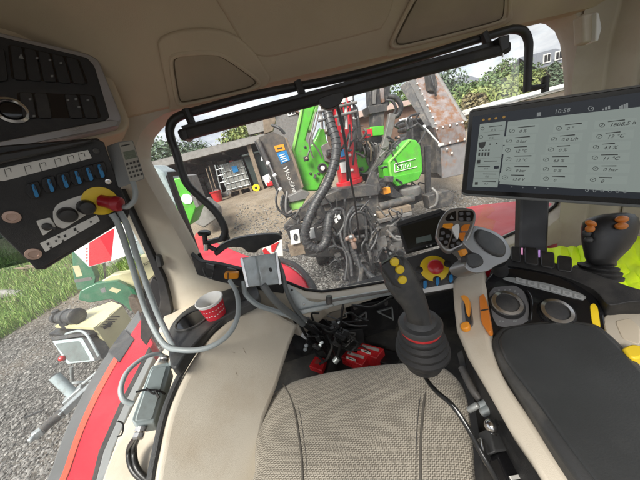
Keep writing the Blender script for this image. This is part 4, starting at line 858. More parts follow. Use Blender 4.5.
# ---- monitor on its mast
d1 = ray(94, 168).normalized(); ne = ray(463, 193).cross(ray(471, 112)); d2 = ne.cross(d1).normalized()
MP = PL(D(466, 150, .6), d1.cross(d2))
mo = thing('monitor', 'wide black touch monitor showing pale value boxes on a dark mast', 'monitor', D(535, 255, .70))
mpx = arcpx([(470, 111.5), (690, 79.5), (705, 209), (461.5, 193.5)], .035, 5)
m = MB(); m.plate(mpx, MP, .006); m.build('front_glass', M['gloss'], mo, bev=.001)
m = MB(); m.plate(arcpx([(469, 109.5), (690, 77.5), (705, 213), (460.5, 196)], .04, 5), MP.up(-.004), .03); m.build('housing', M['grey'], mo, bev=.006, seg=3)
BLD = .012
def em(name, c, s=.17, rough=.3):
    mm, n_, b_ = nt(name); b_.inputs['Base Color'].default_value = (.02, .02, .02, 1); b_.inputs['Emission Color'].default_value = (*c, 1); b_.inputs['Emission Strength'].default_value = s; b_.inputs['Roughness'].default_value = rough; return mm
ES_ = .165
M['sc'] = em('screen_pale', (.42, .49, .455), ES_, .1); M['sc2'] = em('screen_pale_box', (.45, .525, .485), ES_, .1); M['scd'] = em('screen_ink', (.03, .035, .035), ES_); M['scb'] = em('screen_navy', (.012, .02, .034), ES_); M['scw'] = em('screen_status_icon', (.35, .38, .38), ES_); M['scl'] = em('screen_line', (.30, .345, .31), ES_); M['sco'] = em('screen_amber', (.5, .28, .06), ES_)
m = MB(); m.plate([(473, 116.5), (690, 85), (700, 202), (466.5, 190)], MP.up(.0008), .0005); dsp = m.build('display_area', M['scb'], mo)
m = MB(); m.plate([(480, 124), (506, 121), (497.5, 187.5), (472.5, 186.8)], MP.up(.0012), .0005); m.build('side_column', M['sc'], dsp)
m = MB(); m.plate([(508, 121.5), (660, 104.5), (652, 193.2), (634, 192.3), (499.5, 184)], MP.up(.0012), .0005); m.build('value_page', M['sc'], dsp)
Pq = MP.up(.0016)
c1x = [(545, 122), (540, 134), (534.5, 145), (530, 154), (526, 165.5), (523, 176)]
vals = [['0 %', '0 bar', '12 °C', '12 °C', '0 bar', '13.0 V'], ['0 °', '0.0 L/h', '0 %', '63 %', '0 %', '0'], ['1808.5 h', '12 °C', '43 %', '11 °C', '0 bar', '0']]
pos = [[(519, 132.8), (516, 143), (515, 152.5), (515.5, 161.5), (515.5, 171.8), (512, 180.3)], [(566, 130.2), (561, 141.3), (558, 151.7), (553, 162), (553, 171.8), (553, 181.5)], [(609, 127), (606.5, 138.5), (603, 149.5), (602, 160.2), (602.5, 171.2), (600, 182.5)]]
cells = [((511, 541), (549, 583), (592.5, 640))]
tx = MB(); ln = MB(); bx = MB(); ic = MB()
slope = lambda y: -.148+(y-112)*(.215/81)
for c_ in range(3):
    for r in range(6):
        x, y = pos[c_][r]; s_ = slope(y)
        tx.ptext(vals[c_][r], Pq, (x, y), (x+20, y+20*s_), .0060, italic=.2, bold=.008)
        xl = x-12 if c_ < 2 else x-14; xr = x+(20 if c_ == 0 else 22 if c_ == 1 else 28); yt, yb = y-7.3, y+1.2
        bx.plate([(xl, yt-12*s_), (xr, yt+20*s_), (xr-1, yb+20*s_), (xl-1, yb-12*s_)], MP.up(.0014), .0003)
        ln.plate([(x-1, y-5.6), (x+16-2*(r % 3), y-6.0+16*s_), (x+16-2*(r % 3), y-4.9+16*s_), (x-1, y-4.9)], Pq, .0003)
        ix, iy = x-7, y-2.6-s_*7
        ic.tube([Pq(ix+2.4*cos(a*pi/4)*(1.15), iy+1.9*sin(a*pi/4)) for a in range(9)], .00045, 4, 2 if (r+c_) % 2 else 1)
        ic.tube([Pq(ix-1.2, iy+.8), Pq(ix+1.2, iy-.9)], .0004, 4, 1)
bx.islands('value_box', M['sc2'], dsp); ln.islands('heading_line', M['scd'], dsp); tx.islands('value_digit', M['scd'], dsp); ic.islands('value_icon', M['scd'], dsp)
m = MB(); l_ = MB(); ctl = MB()
for k, (y) in enumerate((132.8, 141, 158.5, 164.5, 171.5, 178)):
    l_.plate([(479.5-k*1.1, y), (504.6-k*1.3, y-3+k*.65), (504.6-k*1.3, y-2.6+k*.65), (479.5-k*1.1, y+.4)], Pq, .0003)
l_.islands('column_line', M['scl'], dsp)
for x, y, t_ in ((491, 131, '0 %'), (488.5, 139.2, '0 %'), (484, 169.5, '0.0'), (485, 177.2, '0.0'), (484, 184.5, '8.3')): m.ptext(t_, Pq, (x, y), (x+20, y+20*slope(y)), .0046, italic=.2)
for x, y, w_ in ((489, 126.5, 13), (488, 135, 12), (484, 161, 13), (478, 166.2, 12), (483, 173.6, 13), (482, 180.8, 14)): m.plate([(x, y), (x+w_, y+w_*slope(y)), (x+w_, y+.7+w_*slope(y)), (x, y+.7)], Pq, .0003)
for x, y in ((482.5, 128.5), (481, 137)): m.tube([Pq(x+1.8*cos(a*pi/4), y+1.6*sin(a*pi/4)) for a in range(9)], .0005, 4, 1)
m.plate([(478.5, 142.5), (486, 141.6), (485, 146), (482, 149), (479, 147)], Pq, .0003)
for k in range(4): m.plate([(478.5+k*3.1, 152.5-k*.1), (480.3+k*3.1, 152.4-k*.1), (480+k*3.1, 156-k*.1), (478.3+k*3.1, 156.1-k*.1)], Pq, .0003); m.plate([(479+k*3.1, 150-k*.15), (480.4+k*3.1, 149.9-k*.15), (480.3+k*3.1, 151-k*.15), (478.9+k*3.1, 151.1-k*.15)], Pq, .0003)
m.plate([(477, 160), (480.5, 159.8), (480.2, 163.4), (476.7, 163.6)], Pq, .0003); m.plate([(475, 182), (478, 182), (477.8, 184.8), (474.8, 184.8)], Pq, .0003)
m.plate([(489.5, 143.6), (491, 143.4), (490.9, 144.8), (489.4, 145)], Pq, .0003); m.plate([(496, 142.8), (497.5, 142.6), (497.4, 144), (495.9, 144.2)], Pq, .0003)
m.build('column_symbols', M['scd'], dsp)
m = MB(); m.plate([(499, 165.6), (497, 165.7), (494, 166), (494, 169), (498.6, 168.6)], Pq, .0003); m.build('column_tab', M['scb'], dsp)
m = MB(); m.ptext('10:58', Pq, (554, 113.8), (574, 111.2), .0072)
p = Pq
m.tube([p(591+2.6*cos(a*pi/5), 108.5+2.4*sin(a*pi/5)) for a in range(-1, 9)], .0006, 4, 2); m.tube([p(591, 109.2), p(592.6, 107)], .0006, 4, 1)
for x, y, h in ((603, 109.6, 1.5), (606, 108.6, 3), (609, 107.6, 3.6), (620, 107.5, 2.6), (622, 107, 3.6), (624.5, 106.4, 4.6), (627, 105.8, 5.4)): m.plate([(x-.9, y-h/2), (x+1.1, y-h/2-.3), (x+1.1, y+h/2-.3), (x-.9, y+h/2)], p, .0004)
m.plate([(537, 112.6), (541, 112), (540.8, 116), (536.8, 116.5)], p, .0004)
for k in range(6): m.tube([p(587+k*7.6+1.6*cos(a*pi/3), 190.4+k*.25+1.4*sin(a*pi/3)) for a in range(7)], .0005, 4, 1)
for k, x in enumerate((512, 523, 535, 548)): m.plate([(x-.6, 186.6+k*.5), (x+.6, 186.7+k*.5), (x, 188+k*.5)], p, .0004)
m.islands('status_icon', M['scw'], dsp)
m = MB()
for x, y in ((483.5, 119.8), (489.5, 119), (496, 118.2), (504, 117)): m.lathe(MP.up(.001)(x, y), MP.n, [(.0026, 0), (.0026, .0008), (.002, .001)], 12)
m.islands('status_lamp', M['sco'], dsp)
MA = P3((521, 205, .66), (549, 205, .64), (535, 262, .66))
m = MB(); m.plate([(520.5, 180), (551, 180), (547.5, 270), (518.5, 268)], MA.up(-.02), .035); m.build('mast', M['black'], mo, bev=.006, seg=2)
m = MB(); m.plate([(521, 180), (524, 180), (521.5, 258), (519, 258)], MA.up(-.018), .03); m.build('mast_edge', M['dgrey'], mo)
# ---- right hand joystick on the console
rj = thing('joystick', 'bulbous black joystick with orange thumb buttons in front of the yellow jacket', 'joystick', D(597, 272, .60))
RJ = .585
rows = [((606, 265.5), 8.5), ((602, 262), 11.5), ((603, 257), 14.5), ((606, 250), 18), ((608, 242), 21), ((609, 233), 22.6), ((609.5, 226), 22.8), ((609.5, 220.5), 21.8), ((610, 216.5), 18.5), ((611, 214.3), 12), ((611, 213.4), 5)]
m = MB(); rr = []
for (x, y), w_ in rows:
    rr.append([D(x+w_*cos(a*pi/10), y+w_*.10*cos(a*pi/10)*-1, RJ)+FW*(w_*.0017*sin(a*pi/10)) for a in range(20)])
m.loft(rr); m.build('grip', M['black'], rj, ang=70)
VR = mathutils.Matrix((RT, FW, UP)).transposed()
def capbtn(x, y, t, rx, rz, ang):
    q = VR @ mathutils.Matrix.Rotation(ang, 3, 'Y'); m = MB(); m.ball(D(x, y, t), rx, .008, rz, n=16, m=10, rot=q); m.build('orange_button', M['orange'], rj)
capbtn(591, 223.6, RJ-.024, .0125, .0070, radians(28)); capbtn(590, 229, RJ-.026, .0085, .0085, radians(20))
capbtn(622, 219.3, RJ-.036, .0140, .0085, radians(-4)); capbtn(621.5, 226, RJ-.040, .0132, .0085, radians(-4))
m = MB(); m.ball(D(586.5, 233.5, RJ-.01), .0085, n=12, m=8); m.build('side_knob', M['dgrey'], rj)
m = MB(); m.ball(D(588.5, 240, RJ-.012), .008, n=12, m=8); m.build('side_knob', M['dgrey'], rj)
ax = (D(604, 240, RJ)-D(597, 272, .60)).normalized()
MB().lathe(D(597, 270, .603), ax, [(.046, -.016), (.046, -.010), (.038, -.008), (.042, -.002), (.042, .001), (.032, .003), (.036, .008), (.036, .011), (.024, .014), (.02, .024)], 32).build('bellows', M['blackmatte'], rj, ang=50)
# ---- fluorescent jacket
JK = P3((560, 252, .98), (640, 240, .86), (640, 300, .68))
m = MB()
def jk(u, v):
    x = 543+u*130
    top = 248-6*min(1, u*3) if x < 590 else 256
    if x >= 588: top = 243+10*max(0, 1-(x-588)/32) if x < 620 else (243-5.5*min(1, (x-620)/14) if x < 640 else 237.5+(x-640)*.25)
    y = top+v*(335-top)
    p = JK(x, y); h = noise.noise(V((x*.035+y*.02, y*.04, 2)))*.026+abs(noise.noise(V((x*.05+y*.06, y*.05-x*.03, 7))))*.02+noise.noise(V((x*.2, y*.2, 3)))*.003-abs(noise.noise(V((x*.07-y*.04, y*.03+x*.02, 11))))*.03
    h += -.02*max(0, 1-v*9)**2
    return p+JK.n*h
m.grid(jk, 70, 44); jkt = m.build('safety_jacket', M['jacket']); s_ = jkt.modifiers.new('thickness', 'SOLIDIFY'); s_.thickness = .012; s_.offset = -1
tag(jkt, 'crumpled fluorescent yellow safety jacket lying behind the right joystick', 'jacket')
# ================================================================ outside
PLAT = 1.75
def sstep(t): t = max(0, min(1, t)); return t*t*(3-2*t)
def gz(x, y):
    return PLAT*sstep((y-5.2)/8.5)
def GH(x, y):
    d = ray(x, y); t = .5
    while t < 200:
        p = CAM+d*t
        if p.z <= gz(p.x, p.y): return p
        t += .02+t*.002
    return CAM+d*200
# ground sheet with a rise towards the sheds
ys = [-200, -40, -6, 0, 3, 4.5]+[5+.35*i for i in range(28)]+[16, 20, 30, 50, 90, 160, 300, 900]
xs = [-700, -200, -60, -30]+[-16+2*i for i in range(17)]+[30, 60, 200, 700]
m = MB(); m.add([(x, y, gz(x, y)) for y in ys for x in xs], [[j*len(xs)+i, j*len(xs)+i+1, (j+1)*len(xs)+i+1, (j+1)*len(xs)+i] for j in range(len(ys)-1) for i in range(len(xs)-1)])
gnd = m.build('ground', M['ground'], kind='structure'); gnd['label'] = 'crushed stone yard turning to sandy earth'
def gpt(x, y): return V((x, y, gz(x, y)))
# loose stones
m = MB(); r_ = random.Random(5)
ICO = [V((0, 0, 1)), V((.894, 0, .447)), V((.276, .851, .447)), V((-.724, .526, .447)), V((-.724, -.526, .447)), V((.276, -.851, .447)), V((.7, .5, -.3)), V((-.27, .85, -.3)), V((-.89, 0, -.3)), V((-.27, -.85, -.3)), V((.72, -.53, -.3))]
ICF = [(0, 1, 2), (0, 2, 3), (0, 3, 4), (0, 4, 5), (0, 5, 1), (1, 6, 2), (2, 7, 3), (3, 8, 4), (4, 9, 5), (5, 10, 1), (6, 7, 2), (7, 8, 3), (8, 9, 4), (9, 10, 5), (10, 6, 1)]
def stones(cnt, pick, s0, s1):
    for k in range(cnt):
        q = pick(); a = r_.random()*6.28; s_ = s0+(s1-s0)*r_.random()**2
        e = mathutils.Euler((r_.uniform(-.4, .4), r_.uniform(-.4, .4), a)).to_matrix(); sc = V((s_, s_*r_.uniform(.5, .9), s_*r_.uniform(.3, .6)))
        m.add([gpt(q[0], q[1])+e @ V((p.x*sc.x, p.y*sc.y, p.z*sc.z))*r_.uniform(.85, 1.15)+V((0, 0, sc.z*.15)) for p in ICO], ICF)
def pk_img(x0, x1, y0, y1):
    def f():
        for _ in range(50):
            p = GH(r_.uniform(x0, x1), r_.uniform(y0, y1))
            if p.y < 20: return (p.x, p.y)
        return (p.x, p.y)
    return f
stones(4500, pk_img(-40, 110, 330, 520), .013, .038)
stones(1500, lambda: (r_.uniform(-8, -2), r_.uniform(1, 8)), .02, .055)
stones(1500, pk_img(290, 350, 245, 300), .02, .05)
stones(900, pk_img(425, 530, 190, 215), .025, .06)
stones(600, pk_img(235, 300, 205, 240), .03, .06)
m.build('loose_stones', M['stone'], kind='stuff', flat=True)
# rough grass bank on the left
m = MB(); r_ = random.Random(9)
def blades(cnt, pick, h0, h1):
    for k in range(cnt):
        p = pick(); h = r_.uniform(h0, h1); a = r_.random()*6.28; w_ = r_.uniform(.006, .014); ln_ = V((r_.uniform(-.5, .5), r_.uniform(-.5, .5), 0))*h
        u = V((cos(a), sin(a), 0))*w_; m.add([p-u, p+u, p+u*.7+V((0, 0, h*.55))+ln_*.35, p-u*.7+V((0, 0, h*.55))+ln_*.35, p+V((0, 0, h))+ln_], [(0, 1, 2, 3), (3, 2, 4)])
def inpoly(x, y, P_):
    c = False; j = len(P_)-1
    for i in range(len(P_)):
        if (P_[i][1] > y) != (P_[j][1] > y) and x < (P_[j][0]-P_[i][0])*(y-P_[i][1])/(P_[j][1]-P_[i][1])+P_[i][0]: c = not c
        j = i
    return c
GP_ = [(-60, 385), (0, 341), (35, 320), (62, 304), (85, 290), (150, 270), (165, 240), (110, 215), (-60, 238)]
def pg():
    while True:
        x, y = r_.uniform(-60, 165), r_.uniform(215, 385)
        if inpoly(x, y, GP_):
            p = GH(x, y)
            if p.y < 60: return p
blades(19000, pg, .14, .48)
m.build('grass', M['grass'], kind='stuff', flat=True)
# --- foliage helpers
def crown(m, c, R, cnt, leaf, rg, lumps=9):
    c = V(c); cl = []
    for k in range(lumps):
        v = V((rg.gauss(0, 1), rg.gauss(0, 1), rg.gauss(0, 1))).normalized(); cl.append((c+V((v.x*R[0], v.y*R[1], v.z*R[2]))*rg.uniform(.3, .72), rg.uniform(.32, .55)))
    for k in range(cnt):
        q, s_ = cl[rg.randrange(lumps)]
        v = V((rg.gauss(0, 1), rg.gauss(0, 1), rg.gauss(0, 1))).normalized()*(.55+.5*rg.random()**.6)
        p = q+V((v.x*R[0], v.y*R[1], v.z*R[2]))*s_
        nrm = (v+V((rg.gauss(0, .6), rg.gauss(0, .6), rg.gauss(0, .6)+.3))).normalized(); u = nrm.orthogonal().normalized(); w_ = nrm.cross(u); a = rg.random()*6.28
        uu, ww = (u*cos(a)+w_*sin(a))*leaf*rg.uniform(.6, 1.3), (w_*cos(a)-u*sin(a))*leaf*rg.uniform(.35, .8)
        m.add([p-uu, p-ww*.9+uu*.1, p+uu, p+ww*.9+uu*.1], [(0, 1, 2, 3)])
def tree(name, lab, x, base_y, top_px, Y, Rf, lm, cnt=1500, leaf=.2, seed=1, zs=.55, grp='trees behind the yard'):
    rg = random.Random(seed); top = PY(Y)(*top_px); b = V((top.x, Y, PLAT)); H = top.z-b.z
    t = thing(name, lab, 'tree', b, grp)
    tr_ = MB(); tr_.tube([b, b+V((.1, 0, H*.4)), b+V((-.05, .1, H*.8))], [H*.035, H*.02, H*.006], 8, 4)
    for k in range(4):
        a = k*1.6+seed; tr_.tube([b+V((.05, 0, H*(.3+.1*k))), b+V((cos(a)*H*.12, sin(a)*H*.12, H*(.45+.1*k))), b+V((cos(a)*H*.2, sin(a)*H*.2, H*(.55+.1*k)))], [H*.014, H*.004], 6, 3)
    tr_.build('trunk', M['bark'], t)
    cr_ = MB(); crown(cr_, b+V((0, 0, H*(1-zs*.52))), (H*Rf, H*Rf, H*zs*.55), cnt, leaf, rg, 11); cr_.build('crown', lm, t, flat=True)
    return t
tr_specs = [ # pixel of the tree top, distance, width, leaves
 ('deciduous_tree', 'mid green tree behind the long shed, leftmost in the rear window', (158, 140), 32, .52, 'leafC', .9),
 ('deciduous_tree', 'grey green tree over the shed roof beside the black rail', (184, 136), 36, .55, 'leafC', .9),
 ('deciduous_tree', 'rounded green tree over the middle of the shed roof', (215, 126), 33, .55, 'leafA', .9),
 ('deciduous_tree', 'bright yellow green tree over the right end of the shed', (240, 118), 30, .5, 'leafB', .9),
 ('deciduous_tree', 'grey green tree seen between the shed and the bright green boom', (278, 108), 38, .5, 'leafC', .9),
 ('deciduous_tree', 'green tree behind the wooden house and the crane head', (395, 86), 34, .5, 'leafA', .9),
 ('deciduous_tree', 'dark blue green tree just right of the rusty chute', (440, 66), 34, .42, 'leafC', 1.0),
 ('deciduous_tree', 'yellow green bushy tree above the left corner of the monitor', (452, 92), 22, .62, 'leafB', 1.0),
 ('deciduous_tree', 'tall mid green tree right of the small brick house', (494, 58), 30, .5, 'leafA', 1.0),
 ('deciduous_tree', 'yellow green tree left of the black rail end', (509, 70), 22, .45, 'leafB', 1.0),
 ('deciduous_tree', 'tallest green tree filling the gap left of the window rail', (516, 52), 33, .55, 'leafA', 1.0),
 ('deciduous_tree', 'russet leaved small tree above the white flat roof', (474, 92), 19, .40, 'leafD', 1.0),
 ('deciduous_tree', 'dark green tree in front of the slate roofed house', (556, 62), 24, .42, 'leafC', 1.0),
 ('deciduous_tree', 'light green tree between the window rail and the slate roofed house', (537, 66), 26, .42, 'leafB', 1.0),
 ('deciduous_tree', 'bushy yellow green tree low between the brick house and the white flat roof', (484, 84), 20, .62, 'leafB', 1.0),
 ('deciduous_tree', 'broad mid green tree low behind the chute, left of the monitor corner', (460, 80), 27, .62, 'leafA', 1.0),
 ('deciduous_tree', 'rounded green tree just above the top edge of the monitor', (500, 80), 21, .6, 'leafA', 1.0),
 ('deciduous_tree', 'green tree peeping over the slate roof near the corner post', (567, 34), 46, .42, 'leafA', .9)]
for k, (nm, lb_, tp, Y, Rf, lm, zs) in enumerate(tr_specs): tree(nm, lb_, 0, 0, tp, Y, Rf, M[lm], 4200, .10+Y*.0035, 30+k, zs)
# long hedge of far trees behind everything
m = MB(); r_ = random.Random(77)
for k in range(60):
    x = -70+k*3.1; h = r_.uniform(3.5, 7); crown(m, (x, 62+r_.uniform(-3, 3), PLAT+h*.5), (3.4, 2.5, h*.6), 300, .36, r_, 5)
m.build('far_woodland', M['leafC'], kind='stuff', flat=True)
# --- long open shed
SY = 15.0; SF = PY(SY)
sh = thing('open_shed', 'long open fronted shed with pale roof edge and dark interior', 'shed', (SF(210, 175).x, SY, PLAT))
za = SF(210, 152).z; xl, xr = SF(150, 170).x-1.5, SF(262, 140).x+.25
m = MB(); m.bar((xl, SY, za), (xr, SY, za+.05), .5, .34); m.build('roof_edge', M['concrete'], sh)
m = MB(); m.prism([(xl, SY, za+.16), (xr, SY, za+.2), (xr, SY+6, za-.1), (xl, SY+6, za-.1)], (0, 0, .08)); m.build('roof', M['mgreyl'], sh)
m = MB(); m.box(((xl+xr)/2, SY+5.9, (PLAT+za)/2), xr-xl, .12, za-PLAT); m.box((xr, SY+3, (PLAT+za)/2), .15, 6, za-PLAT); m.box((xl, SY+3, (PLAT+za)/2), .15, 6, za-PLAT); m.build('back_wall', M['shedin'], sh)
bl = SF(166, 180).x+.2
for k in range(int((bl-xl)/.22)):
    pass
m = MB()
k = 0; x = xl
while x < bl:
    m.box((x+.1, SY+.02+.012*(k % 2), (PLAT+za)/2-.05), .205, .04, za-PLAT-.1); x += .21; k += 1
m.build('board_front', M['brown'], sh)
pxs = [SF(250, 150).x, SF(206, 160).x]
for x in pxs[:1]:
    m = MB(); m.box((x, SY+.1, (PLAT+za)/2), .22, .25, za-PLAT); m.build('post', M['wood'], sh)
for x in (xl+1.5, xl+3.5, xl+5.5):
    if x < xr: m = MB(); m.bar((x, SY+.3, za-.15), (x, SY+5.8, za-.4), .14, .22); m.build('rafter', M['mgreyl'], sh)
m = MB(); a = SF(256, 124); m.box((a.x, SY-.05, a.z), 1.05, .5, .95); tag(m.build('concrete_block', M['concrete']), 'grey concrete block end at the right of the shed roof', 'block')
def item(m_, name, mt, lab, cat, group=None, **k): return tag(m_.build(name, mt, **k), lab, cat, group)
# contents of the shed
def G(x, y, dz=0): p = GH(x, y); return p+V((0, 0, dz))
IY = 15.6; IP = PY(IY)
il, ir, ib, it = IP(227, 191), IP(251, 186), IP(239, 189).z, IP(238, 160).z
pal = thing('pallet', 'wooden pallet under the white caged tank', 'pallet', ((il.x+ir.x)/2, IY+.6, PLAT))
W_ = ir.x-il.x; xm = (il.x+ir.x)/2
for k in range(5):
    m = MB(); m.box((xm, IY+.1+k*.27, ib-.05), W_*1.04, .14, .05); m.build('deck_board', M['wood'], pal)
for k in range(3):
    m = MB(); m.box((xm+(k-1)*W_*.45, IY+.62, (PLAT+ib)/2-.04), .12, 1.2, max(.1, ib-PLAT-.08)); m.build('bearer', M['wood'], pal)
tk = thing('caged_tank', 'white plastic tank in a steel cage standing on a pallet in the shed', 'tank', (xm, IY+.6, ib))
m = MB(); m.box((xm, IY+.62, (ib+it)/2), W_*.94, 1.1, it-ib); m.build('tank', M['ibc'], tk, bev=.06, seg=3)
m = MB(); m.cyl((xm, IY+.6, it), (xm, IY+.6, it+.1), .14); m.build('filler_cap', M['redp'], tk)
for k in range(6):
    m = MB(); x = xm-W_*.5+W_*k/5; m.tube([(x, IY+.04, ib), (x, IY+.04, it)], .02, 6, 1); m.build('cage_bar', M['galv'], tk)
for k in range(5):
    m = MB(); z = ib+(it-ib)*(k+.3)/4.6; m.tube([(xm-W_*.5, IY+.03, z), (xm+W_*.5, IY+.03, z)], .02, 6, 1); m.build('cage_bar', M['galv'], tk)
m = MB(); a = IP.up(.03)(235, 169); m.box(a, .32, .02, .36); m.build('blue_sheet', M['blue'], tk)
def stand(px0, px1, ytop, Y, depth):   # rectangle from two foot pixels to a top pixel on the plane Y
    p = PY(Y); a, b = p(*px0), p(*px1); z1 = p(px0[0], ytop).z; return a, b, z1
a = PY(14.6)(218, 199); t = thing('bucket', 'red plastic tub on the shed floor left of the tank', 'bucket', (a.x, 14.6, PLAT))
m = MB(); m.lathe((a.x, 14.6, PLAT+.0), (0, 0, 1), [(.22, 0), (.30, .55), (.33, .56), (.33, .60), (.27, .60), (.2, .1)], 20); m.build('tub', M['redp'], t)
m = MB(); m.tube([(a.x-.3, 14.6, PLAT+.58), (a.x-.15, 14.5, PLAT+.75), (a.x+.15, 14.5, PLAT+.75), (a.x+.3, 14.6, PLAT+.58)], .015, 6, 4); m.build('handle', M['black'], t)
a = PY(14.8)(257, 190); rl = thing('cable_reel', 'small yellow hose reel lying right of the pallet', 'reel', (a.x, 14.8, PLAT)); c_ = V((a.x, 14.7, PLAT+.21))
m = MB(); m.lathe(c_, (0, 1, 0), [(.07, -.02), (.21, -.02), (.21, .02), (.15, .03), (.15, .12), (.21, .13), (.21, .16), (.07, .16)], 24); m.build('drum', M['yellow'], rl)
m = MB(); m.lathe(c_+V((0, -.025, 0)), (0, 1, 0), [(.07, 0), (.085, .01)], 14); m.build('hub', M['black'], rl)
Pb = PY(15.2); a, b = Pb(254, 190), Pb(274, 184); zt = Pb(262, 150).z
bn = thing('wheeled_bin', 'large dark green bin with white stickers at the right of the shed', 'bin', ((a.x+b.x)/2, 15.5, PLAT)); xm = (a.x+b.x)/2; W_ = b.x-a.x
m = MB(); m.loft([[V((xm+sx_*W_*k, 15.6+sy_*.5*k, z)) for sx_, sy_ in ((-1, -1), (1, -1), (1, 1), (-1, 1))] for z, k in ((PLAT+.12, .42), (zt-.12, .5))]); m.build('body', M['binbk'], bn, bev=.03)
m = MB(); m.box((xm, 15.6, zt-.06), W_*1.06, 1.1, .12); m.build('lid', M['binbk'], bn, bev=.04)
for x in (-.3, .3):
    m = MB(); m.lathe((xm+x*W_, 15.2, PLAT+.12), (1, 0, 0), [(.05, 0), (.12, 0), (.12, .07), (.05, .07)], 16); m.build('wheel', M['black'], bn)
m = MB(); q = Pb.up(.05); m.plate([(262, 176.5), (269, 173.5), (271, 179), (263, 181)], q, .02); m.build('white_sticker', M['white'], bn)
m = MB(); m.plate([(261, 156), (266, 154), (266, 159), (261, 161)], q, .02); m.build('white_sticker', M['white'], bn)
a = PY(14.4)(272, 195); m = MB(); m.box((a.x, 14.4, PLAT+.45), .34, .25, .55); sk = item(m, 'feed_sack', M['white'], 'white and red sack standing at the foot of the dark green bin', 'sack', bev=.08, seg=3)
m = MB(); m.box((a.x+.08, 14.37, PLAT+.25), .36, .28, .28); m.build('red_base', M['redp'], sk, bev=.06)
# sack trolley and leaning tools
sj = thing('sack_trolley', 'grey steel trolley frame leaning in the shed left of the tank', 'trolley', PY(15)(222, 195)); sj.location.z = PLAT; sj['_o'] = list(sj.location)
q = PY(15)
for x in (219, 225):
    m = MB(); m.tube([q(x-4, 165), q(x, 182), q(x+3, 194)], .035, 6, 3); m.build('upright', M['galv'], sj)
for y in (170, 176, 183):
    m = MB(); m.tube([q(216+(y-168)*.25, y), q(223+(y-168)*.25, y-2)], .03, 6, 1); m.build('cross_bar', M['galv'], sj)
m = MB(); m.plate([(222, 193), (230, 190), (231, 194), (224, 197)], q, .3); m.build('toe_plate', M['mgreyl'], sj)
for k, (x0, y0, x1, y1, lab) in enumerate(((206, 168, 214, 194, 'long handled tool leaning by the red tub, leftmost one'), (209, 166, 217, 192, 'long handled tool leaning directly behind the red tub'))):
    t = thing('garden_tool', lab, 'tool', PY(14.9)(x1, y1), 'tools leaning in the shed')
    m = MB(); m.tube([PY(14.9)(x0, y0), PY(14.9)(x1, y1)], .025, 6, 1); m.build('shaft', M['wood'], t); m = MB(); m.box(PY(14.9)(x1, y1), .25, .03, .3); m.build('blade', M['mgreyl'], t)
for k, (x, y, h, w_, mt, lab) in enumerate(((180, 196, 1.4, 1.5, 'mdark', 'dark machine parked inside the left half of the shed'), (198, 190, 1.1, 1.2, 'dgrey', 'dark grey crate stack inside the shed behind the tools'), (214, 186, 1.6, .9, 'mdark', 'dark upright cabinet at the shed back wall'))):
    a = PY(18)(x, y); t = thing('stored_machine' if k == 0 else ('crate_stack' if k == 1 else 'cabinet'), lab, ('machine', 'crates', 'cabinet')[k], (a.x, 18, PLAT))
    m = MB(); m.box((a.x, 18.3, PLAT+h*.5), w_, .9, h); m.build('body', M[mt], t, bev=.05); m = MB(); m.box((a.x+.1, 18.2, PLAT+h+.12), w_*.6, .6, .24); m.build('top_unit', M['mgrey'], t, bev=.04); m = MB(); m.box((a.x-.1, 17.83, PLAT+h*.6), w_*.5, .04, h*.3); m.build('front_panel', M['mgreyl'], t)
# shelves of odds and ends along the back of the shed
m = MB(); r_ = random.Random(15); xa, xb = PY(19)(176, 190).x, PY(19)(262, 170).x
for k in range(90):
    x = r_.uniform(xa, xb); z = PLAT+r_.choice((.0, .0, .7, 1.3, 1.9))+.02; h = r_.uniform(.15, .6); w_ = r_.uniform(.15, .7); y = r_.uniform(18.2, 20.2)
    m.cur = r_.randrange(5)
    if k % 3: m.box((x, y, z+h/2), w_, .4, h)
    else: m.cyl((x, y, z), (x, y, z+h), w_*.35)
for z in (.7, 1.3, 1.9): m.cur = 0; m.box(((xa+xb)/2, 19.6, PLAT+z), xb-xa, 1.2, .05)
for k in range(26):
    x = r_.uniform(xa, xb); m.cur = r_.randrange(3); m.tube([(x, 18.4, PLAT+.02), (x+r_.uniform(-.5, .5), 18.9, PLAT+r_.uniform(1.2, 2.4))], .03, 6, 1)
ods = m.build('shed_clutter', [M['mdark'], M['dgrey'], M['mgreyl'], M['wood'], M['concrete']], kind='stuff')
# things between the shed and the window: green crate bin and pale block
Q = PY(8.0)
gb2 = thing('green_container', 'green plastic container with a white round emblem behind the slim window bar', 'container', Q(185, 225))
m = MB(); m.plate([(168, 180), (184, 176), (197, 206), (190, 226), (178, 214)], Q, .9); m.build('body', M['green'], gb2, bev=.04)
m = MB(); m.lathe(Q.up(.01)(187, 199), Q.n, [(.16, 0), (.16, .01), (.12, .011)], 20); m.build('emblem', M['white'], gb2)
m = MB(); m.plate([(183, 175), (187, 176), (199, 206), (196, 208)], Q.up(.03), .9); m.build('grey_edge', M['mgreyl'], gb2)
m = MB(); m.plate([(148, 164), (164, 172), (178, 200), (176, 214), (160, 196), (150, 182)], PY(9.5), 1.2); tag(m.build('grey_tank', M['boxgrey'], bev=.1), 'blue grey tank standing left of the green container', 'tank')
Q = PY(9.5); m = MB(); m.plate([(190, 207), (203, 199.5), (216, 210), (217, 219), (204, 228), (195, 224)], Q, .9); tag(m.build('concrete_block', M['concrete'], bev=.05), 'pale grey block standing on the sandy ground before the shed', 'block')
